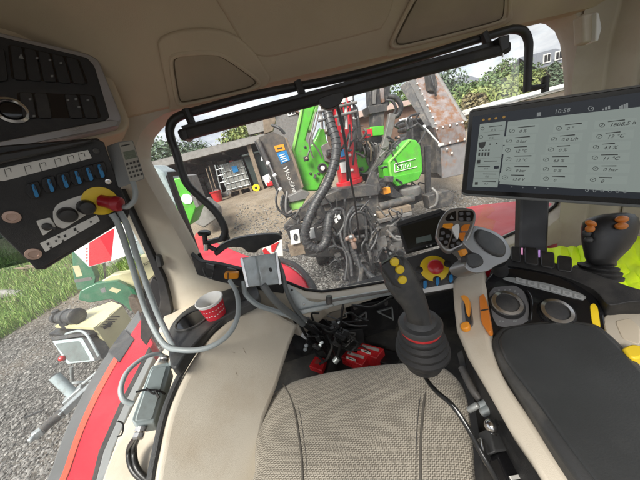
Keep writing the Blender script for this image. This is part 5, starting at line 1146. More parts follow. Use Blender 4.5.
# --- houses
def house(name, lab, cx_px, Y, w_, h, rh, wallm, roofm, wins, ridge='x', extra=None):
    c_ = PY(Y)(*cx_px); b = V((c_.x, Y, PLAT)); t = thing(name, lab, 'house', b)
    m = MB(); m.box(b+V((0, 3, h/2)), w_, 6, h)
    if ridge == 'y': m.prism([b+V((-w_/2, 0, h)), b+V((w_/2, 0, h)), b+V((0, 0, h+rh*.97))], (0, 6, 0))
    m.build('wall', wallm, t)
    m = MB()
    if ridge == 'y':
        for s_ in (-1, 1): m.prism([b+V((s_*(w_/2+.35), -.3, h-.2)), b+V((0, -.3, h+rh)), b+V((0, 6.3, h+rh)), b+V((s_*(w_/2+.35), 6.3, h-.2))], (0, 0, .18))
    else:
        m.prism([b+V((-w_/2-.3, -.3, h)), b+V((w_/2+.3, -.3, h)), b+V((w_/2-.2, 3, h+rh)), b+V((-w_/2+.2, 3, h+rh))], (0, .1, .15)); m.prism([b+V((-w_/2-.3, 6.3, h)), b+V((w_/2+.3, 6.3, h)), b+V((w_/2-.2, 3, h+rh)), b+V((-w_/2+.2, 3, h+rh))], (0, .1, .15))
    m.build('roof', roofm, t)
    for (u, v, ww, hh) in wins:
        m = MB(); m.box(b+V((u*w_, -.03, v)), ww, .1, hh); f = m.build('window', M['white'], t)
        for s_ in (-1, 1): m = MB(); m.box(b+V((u*w_+s_*ww*.23, -.09, v)), ww*.34, .04, hh*.74); m.build('pane', M['gloss'], f)
    return t, b
t, b = house('wooden_house', 'brown wooden house with a dusty pink roof behind the crane', (386, 130), 14.5, 4.6, 1.9, .4, M['brown'], M['roofpink'], [])
# raise to match: eaves follow the photograph
zt = PY(14.5)(383, 112).z
s_ = (zt-PLAT)/1.9; t.scale = (1, 1, s_)
m = MB(); wz = PY(14.4)(406, 123.5); m.box(wz, .75, .1, .62); wn = m.build('window', M['white'])
for k in (-1, 1): m = MB(); m.box(wz+V((k*.17, -.06, 0)), .26, .04, .44); m.build('pane', M['gloss'], wn)
wn.parent = t; wn.matrix_parent_inverse = (mathutils.Matrix.Translation(t.location) @ mathutils.Matrix.Diagonal((1, 1, s_, 1))).inverted()
house('brick_house', 'small far red brick house with a dark roof above the monitor', (470, 88), 48, 4.2, PY(48)(470, 83).z-PLAT, 1.8, M['brick'], M['slate'], [(-.2, 6.5, .8, 1.0), (.2, 6.5, .8, 1.0)])
house('slate_house', 'pale house with slate roof and white windows seen beside the corner post', (559, 60), 34, 6.5, PY(34)(558, 64).z-PLAT, 2.3, M['render'], M['slate'], [(-.3, PY(34)(549, 72).z, 1.1, 1.1), (-.02, PY(34)(557, 70).z, 1.1, 1.1), (.28, PY(34)(565, 68).z, 1.1, 1.1)], 'x')
house('gabled_house', 'weathered gabled house peeping between the shed and the green boom', (284, 118), 24, 4.2, PY(24)(290, 126).z-PLAT, 2.0, M['mgreyl'], M['brown'], [(.18, PY(24)(289, 126).z-.6, .7, .7)], 'y')
q = PY(17); a, b_ = q(486, 103), q(600, 88)
fb = thing('flat_roof_building', 'long low white flat roofed building behind the monitor', 'building', ((a.x+b_.x)/2, 18, PLAT))
m = MB(); m.box(((a.x+b_.x)/2, 18.5, (PLAT+a.z)/2-.3), b_.x-a.x, 3, a.z-PLAT-.4); m.build('wall', M['render'], fb); m = MB(); m.box(((a.x+b_.x)/2, 18.3, a.z-.25), b_.x-a.x+.4, 3.6, .4); m.build('roof_edge', M['white'], fb, bev=.03)
m = MB(); m.box(((a.x+b_.x)/2, 16.45, a.z-.30), b_.x-a.x+.42, .05, .06); m.build('roof_trim', M['galv'], fb)
# dark stack of timber behind the chute
LY = GH(424, 168).y; Q = PY(LY); r_ = random.Random(4); k = 0
for row in range(7):
    for i in range(4):
        x, y = 413+i*7.6, 161-row*6.6+i*-1.3-(row % 2); c_ = Q(x, y)
        rr_ = (.11+.02*r_.random())*LY/9.5; t = MB(); t.lathe(c_, (0.1, 1, 0), [(rr_*.9, 0), (rr_, .02), (rr_*.96, 1.5)], 12)
        lg = tag(t.build('stacked_log', M['mdark']), 'dark round log in the stack behind the green housing', 'log', 'logs in the dark stack')
# ================================================================ the wood chipper with crane behind the tractor
wc = thing('wood_chipper', 'bright green wood chipper with a red crane post, dark frame and rusty chute', 'chipper', (1.0, 5.5, .0))
def pp(px, Y, th, name, mt, par=None, bev=.01, dy=None, seg=2):
    m = MB(); p = PY(Y); off = V((0, th, 0)); m.prism([p(*q) for q in px], off); return m.build(name, mt, par or wc, bev=bev, seg=seg)
def pt(pts, r, name, mt, par=None, n=10, sm=6):
    m = MB(); m.tube([PY(q[2])(q[0], q[1]) for q in pts], r, n, sm); return m.build(name, mt, par or wc)
def bolts(pxs, Y, r, mt, par, name='bolt'):
    for x, y in pxs:
        m = MB(); m.lathe(PY(Y)(x, y), (0, -1, 0), [(r*1.5, 0), (r*1.5, r*.3), (r, r*.35), (r, r), (r*.6, r*1.2)], 8); m.build(name, mt, par)
# green boom body
gb_ = pp([(303, 100), (318, 98), (314, 112), (308.5, 130), (305.5, 140), (311, 146), (316, 137), (321, 126), (324.5, 129), (327, 141), (332, 150), (331, 164), (324, 178), (318, 191), (302, 191), (297, 167), (292, 150), (297, 128)], 5.7, .45, 'green_arm', M['green'], bev=.03)
pp([(318, 98), (320.5, 98.5), (317, 113), (311.5, 131), (308.5, 130), (314, 112)], 5.68, .4, 'arm_side', mat('olive_green_paint', (.13, .30, .07), .5, dirt=(.22, .2, .13), ds=6), gb_)
pp([(303, 100), (305, 99.5), (299.5, 128), (294.5, 150), (299, 168), (303.5, 190), (301, 190), (296.5, 168), (292, 150), (297, 127)], 5.67, .4, 'arm_edge', mat('light_green_paint', (.26, .58, .12), .4), gb_)
m = MB(); c_ = PY(5.66)(322.3, 168); m.lathe(c_, (0, -1, 0), [(.11, 0), (.11, .03), (.085, .035), (.085, .02), (.06, .02), (.06, .06), (.03, .065)], 24); m.build('pivot_pin', M['mdark'], gb_)
m = MB(); m.lathe(c_+V((0, -.03, 0)), (0, -1, 0), [(.055, 0), (.05, .04), (.02, .045)], 18); m.build('pin_cap', M['label'], gb_)
bolts([(306.5, 158.5), (310.5, 173.5), (318.5, 173.5), (305, 147)], 5.69, .02, M['mdark'], gb_)
for pts, nm in (([(311, 146, 5.6), (309, 152, 5.55), (306.5, 159, 5.6)], 'hose'), ([(316, 112, 5.6), (312, 130, 5.5), (309, 143, 5.5), (313, 158, 5.55)], 'hose'), ([(319, 112, 5.6), (315, 128, 5.5), (312, 140, 5.5), (318, 150, 5.55), (322, 158, 5.6)], 'hose')):
    pt(pts, .018, nm, M['mgreyl'], gb_)
pp([(321, 146), (328, 142), (333, 152), (331, 163), (325, 161)], 5.6, .1, 'valve_block', M['mgreyl'], gb_)
# dark left panel with stickers and ram
lp = pp([(258.5, 137), (273, 131.5), (284.5, 137), (292, 156), (301.5, 186), (304, 192), (286, 198), (276, 176), (266, 155)], 5.5, .5, 'side_panel', M['panel'], bev=.006)
pp([(284.5, 137), (287, 138), (295, 158), (304, 187), (302, 189), (292, 158)], 5.49, .3, 'panel_edge', M['wood'], lp)
pp([(274, 146), (283.5, 144), (285.3, 149.8), (276, 152)], 5.49, .02, 'orange_sticker', M['orange2'], lp, bev=0)
pp([(276.5, 153), (286.2, 150), (290, 160), (281.5, 164)], 5.49, .02, 'blue_sticker', M['blue'], lp, bev=0)
def wtext(txt, Y, a, b, h, mt, par, name, italic=0):
    m = MB(); m.ptext(txt, PY(Y), a, b, h, italic=italic); return m.build(name, mt, par)
for k in range(4):
    m = MB(); q = PY(5.485); x, y = 279+k*1.0, 155.2+k*2.0; m.plate([(x, y), (x+5.5, y-1.8), (x+5.8, y-.9), (x+.3, y+.9)], q, .004); m.build('sticker_line', M['white'], lp)
m = MB(); q = PY(5.485); m.plate([(277, 148), (282, 146.8), (282.4, 148.4), (277.5, 149.6)], q, .004); m.build('sticker_line', M['dgrey'], lp)
wtext('Woodline', 5.485, (282.5, 166.5), (293, 192), .105, M['label'], lp, 'script_lettering', .3)
pt([(262, 150, 5.45), (271, 168, 5.42), (280, 190, 5.42)], .022, 'ram_rod', M['chrome'], lp, sm=1)
pt([(258, 140, 5.45), (262.5, 150, 5.42), (267, 160, 5.42)], .045, 'ram_cylinder', M['mgrey'], lp, sm=1)
bolts([(268, 163), (274.5, 175), (280, 189)], 5.42, .03, M['white'], lp, 'fitting')
pp([(254, 141), (260, 138), (271, 163), (281, 187), (276, 191), (266, 167)], 5.7, .3, 'rear_plate', M['mdark'], lp)
pp([(262, 110), (272, 107), (276, 120), (273, 131), (264, 134)], 5.8, .15, 'bracket_post', M['wood'], lp); pt([(272, 125, 5.6), (279, 128, 5.5), (285, 134, 5.5)], .03, 'hose', M['hose'], lp)
# lower left brackets
pp([(288, 204), (307, 197), (301, 209), (291, 211)], 5.3, .4, 'green_foot', mat('pale_green_paint', (.30, .62, .14), .4), bev=.015)
pp([(287, 197), (302, 190), (310, 193), (306, 199), (289, 203)], 5.25, .4, 'grey_foot', M['mgreyl'])
pp([(281, 197), (287, 196), (290, 208), (293, 216), (286, 219), (281, 210)], 5.2, .2, 'foot_bracket', M['mdark'])
for pts in ([(278, 190, 5.1), (276, 200, 5.0), (279, 210, 5.0), (288, 216, 5.0), (296, 212, 5.1)], [(283, 195, 5.1), (281, 205, 5.0), (285, 213, 5.0)]): pt(pts, .022, 'hose', M['hose'])
# frame
pp([(284, 226), (318, 191), (326, 184), (333, 186), (327, 192), (292, 231)], 5.0, .12, 'diagonal_arm', M['mgrey'])
pp([(284, 226), (300, 224), (345, 228), (346, 242), (290, 240)], 4.95, .15, 'lower_beam', M['mdark'])
pp([(285, 243), (300, 248), (344, 250), (345, 257), (312, 257), (286, 252)], 4.9, .12, 'lower_beam', M['mgrey'])
pp([(322, 201), (345, 193), (378, 194.5), (381, 224), (372, 229), (333, 234)], 4.9, .10, 'front_plate', M['mgrey'], bev=.015)
pp([(318, 198), (342, 189), (366, 184), (377, 186), (379, 195), (345, 199.5), (322, 206)], 4.8, .6, 'deck_plate', M['mgrey'], bev=.015)
pp([(306, 212), (322, 203), (335, 206), (336, 234), (322, 240), (306, 232)], 5.05, .2, 'side_bracket', M['mdark'])
pp([(366, 184), (371, 171), (376, 172), (381, 188), (378, 196)], 4.85, .06, 'gusset', M['mgrey'])
bolts([(362, 199), (370, 197), (375, 215), (353, 232)], 4.89, .014, M['label'], wc)
pp([(377, 225), (396, 220), (404, 228), (402, 250), (388, 256), (379, 244)], 4.8, .3, 'hydraulic_block', M['mgreyl'])
for q in ([(380, 228), (388, 226), (389, 236), (381, 238)], [(391, 232), (399, 230), (400, 240), (392, 242)], [(384, 242), (392, 240), (393, 250), (385, 252)]): pp(q, 4.75, .1, 'valve', M['mgrey'])
m = MB(); m.tube([PY(4.9)(379, 207), PY(4.9)(413, 198)], .085, 14, 1); m.build('cross_tube', M['mgrey'], wc)
pp([(378, 213), (411, 205), (412, 211), (380, 219)], 4.75, .25, 'timber_plank', M['wood'])
pp([(378, 220), (412, 212), (413, 215), (379, 224)], 4.7, .12, 'rail', M['mgreyl'])
pp([(290, 231), (299, 229.5), (300.5, 243), (291.5, 245)], 4.4, .03, 'white_bracket', M['white'], bev=.004)
m = MB(); m.tube([PY(4.38)(295.3+1.3*cos(a*pi/6), 237+3*sin(a*pi/6)) for a in range(13)], .012, 6, 1); m.build('bracket_slot', M['ink'], wc)
pp([(288, 246), (303, 243.5), (306, 254), (291, 257)], 4.45, .15, 'steel_step', M['wood'])
pp([(309, 229), (314, 228), (315.5, 238), (310.5, 239)], 4.5, .04, 'white_bracket', M['white'], bev=.004)
# corrugated main hose and the hose loops
def ribbed(pts, r, name):
    m = MB(); path = smooth_path([PY(q[2])(q[0], q[1]) for q in pts], 10); m.tube(path, r, 12, 1)
    L = 0
    for i in range(1, len(path)):
        L += (path[i]-path[i-1]).length
        if L > r*.9:
            L = 0; d = (path[i]-path[i-1]).normalized(); m.lathe(path[i]-d*r*.25, d, [(r*.9, 0), (r*1.12, r*.1), (r*1.12, r*.4), (r*.9, r*.5)], 12)
    return m.build(name, M['hose'], wc)
ribbed([(327, 110, 4.7), (331, 125, 4.6), (336, 142, 4.5), (335, 160, 4.45), (328, 182, 4.4), (316, 203, 4.35), (308, 221, 4.3), (305, 234, 4.3), (308, 244, 4.3), (318, 249, 4.3), (326, 241, 4.35), (328, 226, 4.4), (331, 214, 4.5), (342, 213, 4.6)], .082, 'corrugated_hose')
ribbed([(351, 236, 4.3), (353, 250, 4.25), (359, 264, 4.2), (368, 274, 4.1), (376, 280, 4.0)], .06, 'corrugated_hose')
for k, pts in enumerate(([(350, 240, 4.3), (347, 222, 4.3), (353, 211, 4.35), (363, 209, 4.4), (369, 220, 4.4), (372, 236, 4.35), (368, 250, 4.3)], [(353, 238, 4.28), (350, 222, 4.28), (356, 213, 4.3), (364, 214, 4.3), (366, 226, 4.3), (367, 240, 4.3)], [(348, 250, 4.25), (345, 234, 4.25), (348, 216, 4.3), (356, 206, 4.4), (366, 207, 4.4), (373, 216, 4.4)],
      [(372, 234, 4.3), (378, 228, 4.3), (376, 240, 4.25), (370, 250, 4.2), (366, 244, 4.2)], [(329, 216, 4.5), (336, 209, 4.5), (343, 211, 4.5), (345, 222, 4.45), (338, 235, 4.4), (333, 232, 4.4)], [(332, 236, 4.4), (336, 246, 4.35), (344, 250, 4.3), (347, 262, 4.2), (345, 280, 4.1)], [(340, 232, 4.4), (343, 244, 4.3), (350, 258, 4.2), (352, 276, 4.1)], [(356, 255, 4.2), (360, 270, 4.1), (358, 285, 4.0)])):
    pt(pts, .026 if k % 2 else .034, 'hydraulic_hose', M['hose'])
m = MB(); m.lathe(PY(4.2)(352, 240), V((.1, -.2, -1)), [(.05, -.1), (.07, -.08), (.07, .02), (.05, .04), (.05, .16), (.04, .18)], 14); m.build('hose_coupling', M['copper'], wc)
for k, (x, y) in enumerate(((347, 239), (351, 237), (355, 240))):
    m = MB(); m.ball(PY(4.12)(x, y), .04, n=10, m=6); m.build('coupling_nut', M['rust'] if k != 1 else M['galv'], wc)
pp([(352, 258), (362, 254), (372, 272), (366, 285), (352, 288), (348, 272)], 4.25, .2, 'coupler_bracket', M['mdark'])
for x, y in ((334.5, 214.5), (339, 216.5), (336, 220)): pp([(x-2, y), (x+.5, y-2), (x+2.2, y+2), (x-.2, y+3.6)], 4.45, .03, 'hose_tag', M['white'], bev=0)
for q in ([(375, 240), (386, 236), (388, 246), (378, 252)], [(368, 252), (378, 250), (380, 262), (371, 264)]): pp(q, 4.4, .08, 'coupling_plate', M['mgreyl'])
m = MB(); m.cyl(PY(4.0)(362, 268), PY(4.0)(360, 292), .035); m.build('support_leg', M['mgrey'], wc)
mk_ = pp([(262, 250), (266, 246), (282, 240.5), (283, 256), (272, 256)], 2.6, .03, 'marker_board', M['label'], bev=0)
for q in ([(271, 245.5), (279, 241.8), (274, 252), (271.5, 252)], [(262.5, 250.5), (265, 248), (271, 254.5), (264, 254)]): pp(q, 2.59, .01, 'red_stripe', M['redp'], mk_, bev=0)
# red crane post
rc = pp([(329, 100), (349, 96), (353.5, 140), (361, 178), (341.5, 184), (337.5, 152), (332, 124)], 5.2, .32, 'crane_post', M['cred'], bev=.04, seg=3)
m = MB(); m.lathe(PY(5.35)(352, 194), V((-.02, 0, 1)), [(.27, -.08), (.27, .06), (.25, .07), (.25, .22), (.30, .24), (.30, .32), (.24, .33)], 24); m.build('post_foot', M['cred'], wc)
m = MB(); m.lathe(PY(5.35)(351.5, 186), V((-.02, 0, 1)), [(.305, -.03), (.315, -.02), (.315, .03), (.305, .04)], 24); m.build('post_collar', M['wood'], wc)
pp([(339.5, 162), (345.5, 160.5), (347, 172), (341.5, 173)], 5.18, .02, 'post_sticker', M['label'], rc, bev=0); pp([(339, 160), (345, 158.7), (345.3, 161), (339.4, 162.3)], 5.17, .02, 'sticker_band', M['ink'], rc, bev=0)
pp([(340, 150), (344, 149), (345, 156), (341, 157)], 5.18, .02, 'post_sticker', M['blue'], rc, bev=0)
bolts([(350, 155), (352, 170), (351.5, 128), (342, 131), (349, 180)], 5.18, .022, M['label'], rc)
for k in range(9):
    x = 319.5+k*4.1; y = 99-k*1.0
    mt = M['label'] if k in (0, 1, 4, 6) else (M['cred'] if k in (3, 7) else M['hose'])
    pt([(x, y, 4.75+.05*(k % 3)), (x+1.5, y+14, 4.72), (x+2.5+(k % 3), y+30+3*(k % 4), 4.8)], .03 if k in (0, 1, 4, 6) else .022, 'crane_hose', mt)
for k, y0 in enumerate((108, 117)): m = MB(); m.tube([PY(4.68)(318, y0+4), PY(4.68)(357, y0-6)], .025, 8, 1); m.build('hose_clamp', M['mgreyl'], wc)
for k in range(5): pt([(322+k*7, 104-k*1.8, 4.7), (322.5+k*7, 108-k*1.8, 4.7)], .045, 'hose_sleeve', M['white'], sm=1)
pt([(355, 105, 4.8), (357, 125, 4.8), (355, 145, 4.9), (353, 165, 5.0)], .02, 'crane_hose', M['hose']); pt([(349, 108, 4.8), (351.5, 125, 4.8), (346, 142, 4.9), (340, 152, 5.0), (338, 170, 5.0)], .024, 'crane_hose', M['hose'])
# crane knuckle to the right
pp([(369, 84), (391, 80), (390, 105), (370.5, 106.5)], 6.0, .3, 'knuckle', M['mdark'], bev=.03)
pp([(373, 88), (377, 87), (376, 104), (373, 104)], 5.95, .1, 'knuckle_rib', M['mgreyl']); pp([(380, 88), (384, 87), (385, 102), (382, 103)], 5.95, .1, 'knuckle_rib', M['rust'])
pp([(368, 106), (388.5, 103), (387, 111), (370, 114)], 5.9, .45, 'slew_plate', M['mgrey'])
pp([(372.5, 112), (385, 110.5), (384.5, 128), (373.5, 129)], 5.95, .3, 'slew_column', M['mgrey'], bev=.03)
pp([(370, 127), (384, 125.5), (384, 135), (371, 136)], 5.92, .35, 'green_clip', M['green'])
pp([(365, 130), (372, 128), (373, 136), (367, 138)], 5.9, .2, 'red_block', M['cred'])
m = MB(); q = PY(5.8); pts = [(393, 113), (391, 124), (387, 140), (382, 156), (374, 170), (366, 174)]
m.loft([[q(x-3.2, y)+V((0, dy, 0)) if s_ else q(x+3.2, y+.8)+V((0, dy, 0)) for s_, dy in ((1, 0), (0, 0), (0, .12), (1, .12))] for x, y in [(p_.x, p_.y) for p_ in smooth_path([(a, b, 0) for a, b in pts], 5)]]); m.build('crane_link', M['mgreyl'], wc, bev=.01)
pt([(388, 96, 5.9), (396, 98, 5.85), (401, 106, 5.85), (398, 115, 5.9), (390, 117, 5.95)], .055, 'hydraulic_hose', M['hose'])
pt([(386, 100, 5.9), (392, 101, 5.85), (396, 108, 5.85), (394, 114, 5.9)], .03, 'hydraulic_hose', M['hose'])
m = MB(); m.tube([PY(6.0)(363+9*cos(a*pi/8), 162+13*sin(a*pi/8)) for a in range(-5, 6)], .06, 10, 2); m.build('feed_ring', M['mdark'], wc)
pp([(354, 152), (365, 149), (371, 160), (368, 174), (357, 178)], 6.1, .2, 'green_feed_plate', M['green'])
pp([(366, 158), (374, 146), (382, 142), (380, 156), (371, 172)], 6.05, .2, 'feed_plate', M['mgreyl'])
for k in range(8):
    pt([(358+k*3.2, 138+(k*37 % 9), 5.95), (362+k*3, 144+(k*53 % 11), 5.9), (360+k*3.6, 152+(k*29 % 13), 5.95)], .02, 'hydraulic_hose', (M['hose'], M['mgreyl'], M['hose'], M['wood'])[k % 4])
pp([(372, 172), (378, 176), (412, 142), (406, 136)], 5.75, .35, 'conveyor_trough', M['mdark'], bev=.02); pp([(376, 176), (379, 178), (413, 144), (411, 141)], 5.7, .1, 'trough_edge', M['mgreyl'])
bolts([(386, 166), (394, 158), (402, 150)], 5.69, .02, M['white'], wc)
# green housing with lettering
hs = pp([(409.5, 139), (416, 140), (420.5, 145), (422.5, 158), (423, 171), (419, 180), (397.5, 187), (391, 181), (388.5, 162)], 5.3, .35, 'green_housing', M['green'], bev=.03, seg=3)
pp([(391.5, 177), (422.3, 171), (418.5, 179.5), (398, 186)], 5.285, .05, 'lower_panel', mat('deep_green_paint', (.07, .36, .03), .4), hs)
pp([(409.5, 139), (411.5, 140), (390.5, 162.5), (393, 181), (391, 181), (388.5, 162)], 5.28, .05, 'housing_rim', mat('light_green_paint_rim', (.22, .60, .10), .4), hs)
pp([(383, 166), (389, 164.5), (390, 177), (384, 178)], 5.4, .3, 'side_flange', M['green'])
wtext('STBVI', 5.27, (396.8, 170.2), (416.6, 165.0), .098, M['white'], hs, 'housing_lettering', .25)
for q in ([(394.5, 163.6), (415.5, 158.3), (415.7, 158.9), (394.6, 164.2)], [(394.8, 171.8), (417.2, 166.2), (417.3, 166.8), (394.9, 172.4)], [(394.3, 163.6), (395, 163.5), (395.3, 172), (394.6, 172.2)]): pp(q, 5.28, .01, 'lettering_frame', M['label'], hs, bev=0)
m = MB(); m.lathe(PY(5.4)(410, 192), (0, 0, 1), [(.22, -.08), (.24, .02), (.24, .10), (.2, .12)], 20); m.build('housing_base', M['mgreyl'], wc)
pp([(383, 189), (390, 187), (391, 193), (384, 195)], 5.2, .2, 'yellow_plate', M['orange2'])
pp([(379, 180), (386, 178), (396, 190), (404, 196), (398, 199), (384, 195)], 5.3, .2, 'frame_member', M['mdark'])
pp([(370, 176), (376, 172), (384, 186), (380, 194), (372, 190)], 5.4, .2, 'frame_member', M['mdark'])
# post and grey step on the right
pp([(425.5, 146), (431, 145), (431.5, 196), (426.5, 198)], 5.6, .08, 'black_post', M['mdark'])
pp([(428, 196), (449, 190), (455, 194), (452, 206), (431, 210)], 5.3, .3, 'grey_step', M['mgrey'], bev=.02)
pt([(430, 208, 5.3), (436, 204, 5.2), (437, 194, 5.2), (432, 188, 5.3)], .03, 'hydraulic_hose', M['mgreyl'])
# rusty chute
CY = 6.4
def qd(px, Y): p = PY(Y); return [p(*q) for q in px]
floor_px_top, floor_px_bot = [(414, 76), (433, 70)], [(437, 126.5), (463.5, 120)]
m = MB(); a, b = qd(floor_px_top, 7.6); c_, d_ = qd(floor_px_bot, CY); m.prism([a, b, d_, c_], (0, .06, -.06)); ch = m.build('chute_floor', M['rust'], wc)
m = MB(); e, f_ = PY(7.5)(404, 82), PY(7.55)(414, 76); g_, h_ = PY(CY-.05)(437, 126.5), PY(CY-.1)(433.5, 127); m.prism([PY(7.4)(408, 80), f_, c_, PY(CY-.1)(433, 127.5)], (-.06, .03, 0)); m.build('chute_wall', M['mgreyl'], ch)
m = MB(); m.prism([PY(7.4)(402, 85), PY(7.4)(408.5, 80), PY(CY-.1)(433.5, 128), PY(CY-.1)(429, 125)], (-.05, .05, -.02)); m.build('chute_flank', M['mgrey'], ch)
m = MB(); m.prism([PY(7.6)(433, 70), PY(7.5)(437, 72), PY(CY-.1)(467, 121), d_], (.05, .03, 0)); m.build('chute_wall', M['mgreyl'], ch)
m = MB(); m.prism(qd([(435, 127), (464, 120), (466.5, 140.5), (441, 146.5)], CY-.12), (0, .25, 0)); m.build('chute_lip', M['rust'], ch, bev=.01)
pp([(441, 146.5), (466.5, 140.5), (464, 174), (442.5, 178.5)], CY-.08, .7, 'chute_box', mat('dull_steel', (.20, .19, .19), .6, dirt=(.24, .13, .075), ds=3.5, da=(.52, .66)), ch, bev=.012)
pp([(434.5, 128), (441, 146.5), (442.5, 178.5), (437.5, 173), (436, 150)], CY-.05, .7, 'box_flank', M['mgrey'], ch)
pt([(423.5, 126, CY-.2), (440.5, 145, CY-.25)], .022, 'stay_rod', M['white'], ch, sm=1); bolts([(424, 127), (440, 145)], CY-.26, .035, M['white'], ch)
bolts([(437, 128.5), (443, 127), (450, 125.5), (457, 123.8), (462.5, 122.5), (443, 144.5), (450, 142.8), (458, 141), (464.5, 139.5), (447, 149), (452, 153)], CY-.13, .02, M['label'], ch)
for k in range(9):
    t_ = (k+.5)/9; m = MB(); p0 = f_+(c_-f_)*t_; m.lathe(p0+V((-.03, -.03, 0)), (0, -1, .3), [(.025, 0), (.022, .03)], 8); m.build('bolt', M['label'], ch)
pp([(428, 72), (434, 70), (438, 84), (436, 92), (430, 90)], 7.0, .2, 'chute_motor', M['mgrey'], ch); pt([(431, 76, 6.9), (434, 86, 6.85), (436, 96, 6.9)], .03, 'chute_hose', M['hose'], ch)
# the tangle of lines, valves and small brackets between frame and crane
rc_ = random.Random(21)
def tangle(n_, x0, x1, y0, y1, Y0, Y1, rmax, mats, sag=8, spread=16):
    for k in range(n_):
        x, y, Y = rc_.uniform(x0, x1), rc_.uniform(y0, y1), rc_.uniform(Y0, Y1); pts = [(x, y, Y)]
        for j in range(3):
            x = min(x1, max(x0, x+rc_.uniform(-spread, spread)*.6)); y = min(y1, max(y0, y+rc_.uniform(-sag*.4, sag))); pts.append((x, y, Y+rc_.uniform(-.08, .08)))
        pt(pts, rc_.uniform(.012, rmax), 'hydraulic_hose', M[rc_.choice(mats)], n=7, sm=5)
def brackets(n_, x0, x1, y0, y1, Y0, Y1, mats):
    for k in range(n_):
        x, y, Y = rc_.uniform(x0, x1), rc_.uniform(y0, y1), rc_.uniform(Y0, Y1); c_ = PY(Y)(x, y); a = rc_.uniform(-.7, .3)
        m = MB(); m.box(c_, rc_.uniform(.05, .22), rc_.uniform(.04, .12), rc_.uniform(.04, .14), ax=(cos(a), 0, sin(a)), ay=(0, 1, 0))
        if k % 3 == 0: m2 = MB(); m2.lathe(c_+V((0, -.05, 0)), (0, -1, 0), [(.03, 0), (.03, .03), (.018, .035), (.018, .05)], 8); m2.build('valve_spool', M[rc_.choice(('galv', 'copper', 'mdark'))], wc)
        m.build('bracket', M[rc_.choice(mats)], wc, bev=.008)
tangle(16, 328, 380, 200, 288, 4.15, 4.6, .032, ('hose', 'hose', 'mdark', 'mgrey'), 14)
tangle(9, 375, 405, 205, 262, 4.2, 4.6, .026, ('hose', 'mgreyl', 'hose'), 10)
tangle(16, 350, 412, 118, 186, 5.3, 5.9, .030, ('hose', 'mdark', 'mgreyl', 'hose', 'mgrey'), 12)
tangle(8, 280, 330, 196, 250, 4.5, 5.0, .026, ('hose', 'mdark', 'mgreyl'), 12)
tangle(8, 318, 358, 100, 150, 4.6, 4.9, .020, ('hose', 'label', 'cred', 'hose'), 22, 5)
brackets(16, 330, 382, 226, 282, 4.5, 4.9, ('mdark', 'mgrey', 'mdark', 'mgreyl'))
brackets(9, 378, 412, 222, 258, 4.6, 4.9, ('mgrey', 'mgreyl', 'mdark'))
brackets(14, 352, 400, 128, 186, 5.7, 6.1, ('mdark', 'mgrey', 'mgreyl', 'mdark', 'rust'))
brackets(8, 284, 328, 196, 250, 5.1, 5.3, ('mdark', 'mgrey'))
pp([(340, 150), (352, 140), (380, 134), (398, 150), (392, 182), (350, 188)], 6.5, .3, 'rear_frame', M['mdark'], bev=.03)
pp([(330, 224), (382, 216), (404, 220), (404, 256), (378, 268), (340, 262)], 5.3, .2, 'rear_frame', M['mdark'], bev=.03)
pp([(412, 120), (426, 118), (438, 150), (436, 176), (414, 172)], 7.6, .4, 'rear_frame', M['mdark'], bev=.03)
# support legs and wheels of the machine, below the frame
for x, y in ((.2, 6.2), (2.6, 6.2)):
    m = MB(); m.lathe((x, y, gz(x, y)+.45), (1, 0, 0), [(.2, 0), (.44, .0), (.47, .06), (.47, .26), (.44, .32), (.2, .32)], 28); w_ = m.build('wheel', M['mdark'], wc); m = MB(); m.lathe((x-.01, y, gz(x, y)+.45), (1, 0, 0), [(.08, 0), (.26, .0), (.26, .34), (.08, .34)], 20); m.build('rim', M['mgreyl'], w_)
m = MB(); m.box((1.4, 6.2, 1.15), 2.9, .25, .2); m.build('axle_beam', M['mdark'], wc)
m = MB(); m.box((1.45, 6.0, 1.45), 2.6, .9, .12); m.build('deck_plate', M['mdark'], wc)
# ================================================================ cream and green trailer machine on the left
pp([(345, 262), (378, 252), (400, 248), (404, 284), (380, 292), (350, 292)], 5.1, .2, 'rear_frame', M['mdark'], bev=.03)
tangle(14, 372, 412, 222, 284, 4.3, 4.9, .03, ('hose', 'mdark', 'mgrey'), 14)
brackets(10, 345, 400, 240, 284, 4.7, 5.0, ('mdark', 'mgrey', 'mdark'))
brackets(8, 300, 335, 150, 196, 5.5, 5.65, ('mgrey', 'mgreyl', 'mdark'))
tangle(14, 286, 345, 188, 250, 4.5, 5.0, .03, ('hose', 'mdark', 'hose', 'mgreyl'), 12)
tangle(12, 352, 425, 105, 190, 5.2, 5.9, .032, ('hose', 'mdark', 'hose', 'mgrey'), 14)
brackets(12, 352, 415, 178, 222, 4.9, 5.3, ('mdark', 'mgrey', 'mdark'))
brackets(10, 292, 345, 200, 256, 4.8, 5.1, ('mdark', 'mgrey', 'mgreyl'))
pp([(376, 178), (392, 184), (420, 186), (428, 198), (404, 210), (380, 208)], 5.6, .3, 'rear_frame', M['mdark'], bev=.03)
pp([(350, 108), (358, 106), (364, 150), (356, 184), (350, 184)], 6.2, .15, 'rear_frame', M['mdark'], bev=.02)
ct = thing('trailer_machine', 'cream and dark green trailed machine with louvred cover standing on the gravel', 'trailer', (-5.0, 5.2, 0))
TP = PZ(.98)
A, B_, C_, D_, E_ = [TP(*q) for q in ((57, 326), (66, 318), (112, 301), (122.5, 305), (95.5, 328))]
m = MB(); m.prism([A, B_, C_, D_, E_], (0, 0, -.06)); m.build('top_cover', M['cream'], ct, bev=.015)
dn = V((0, 0, -.92))
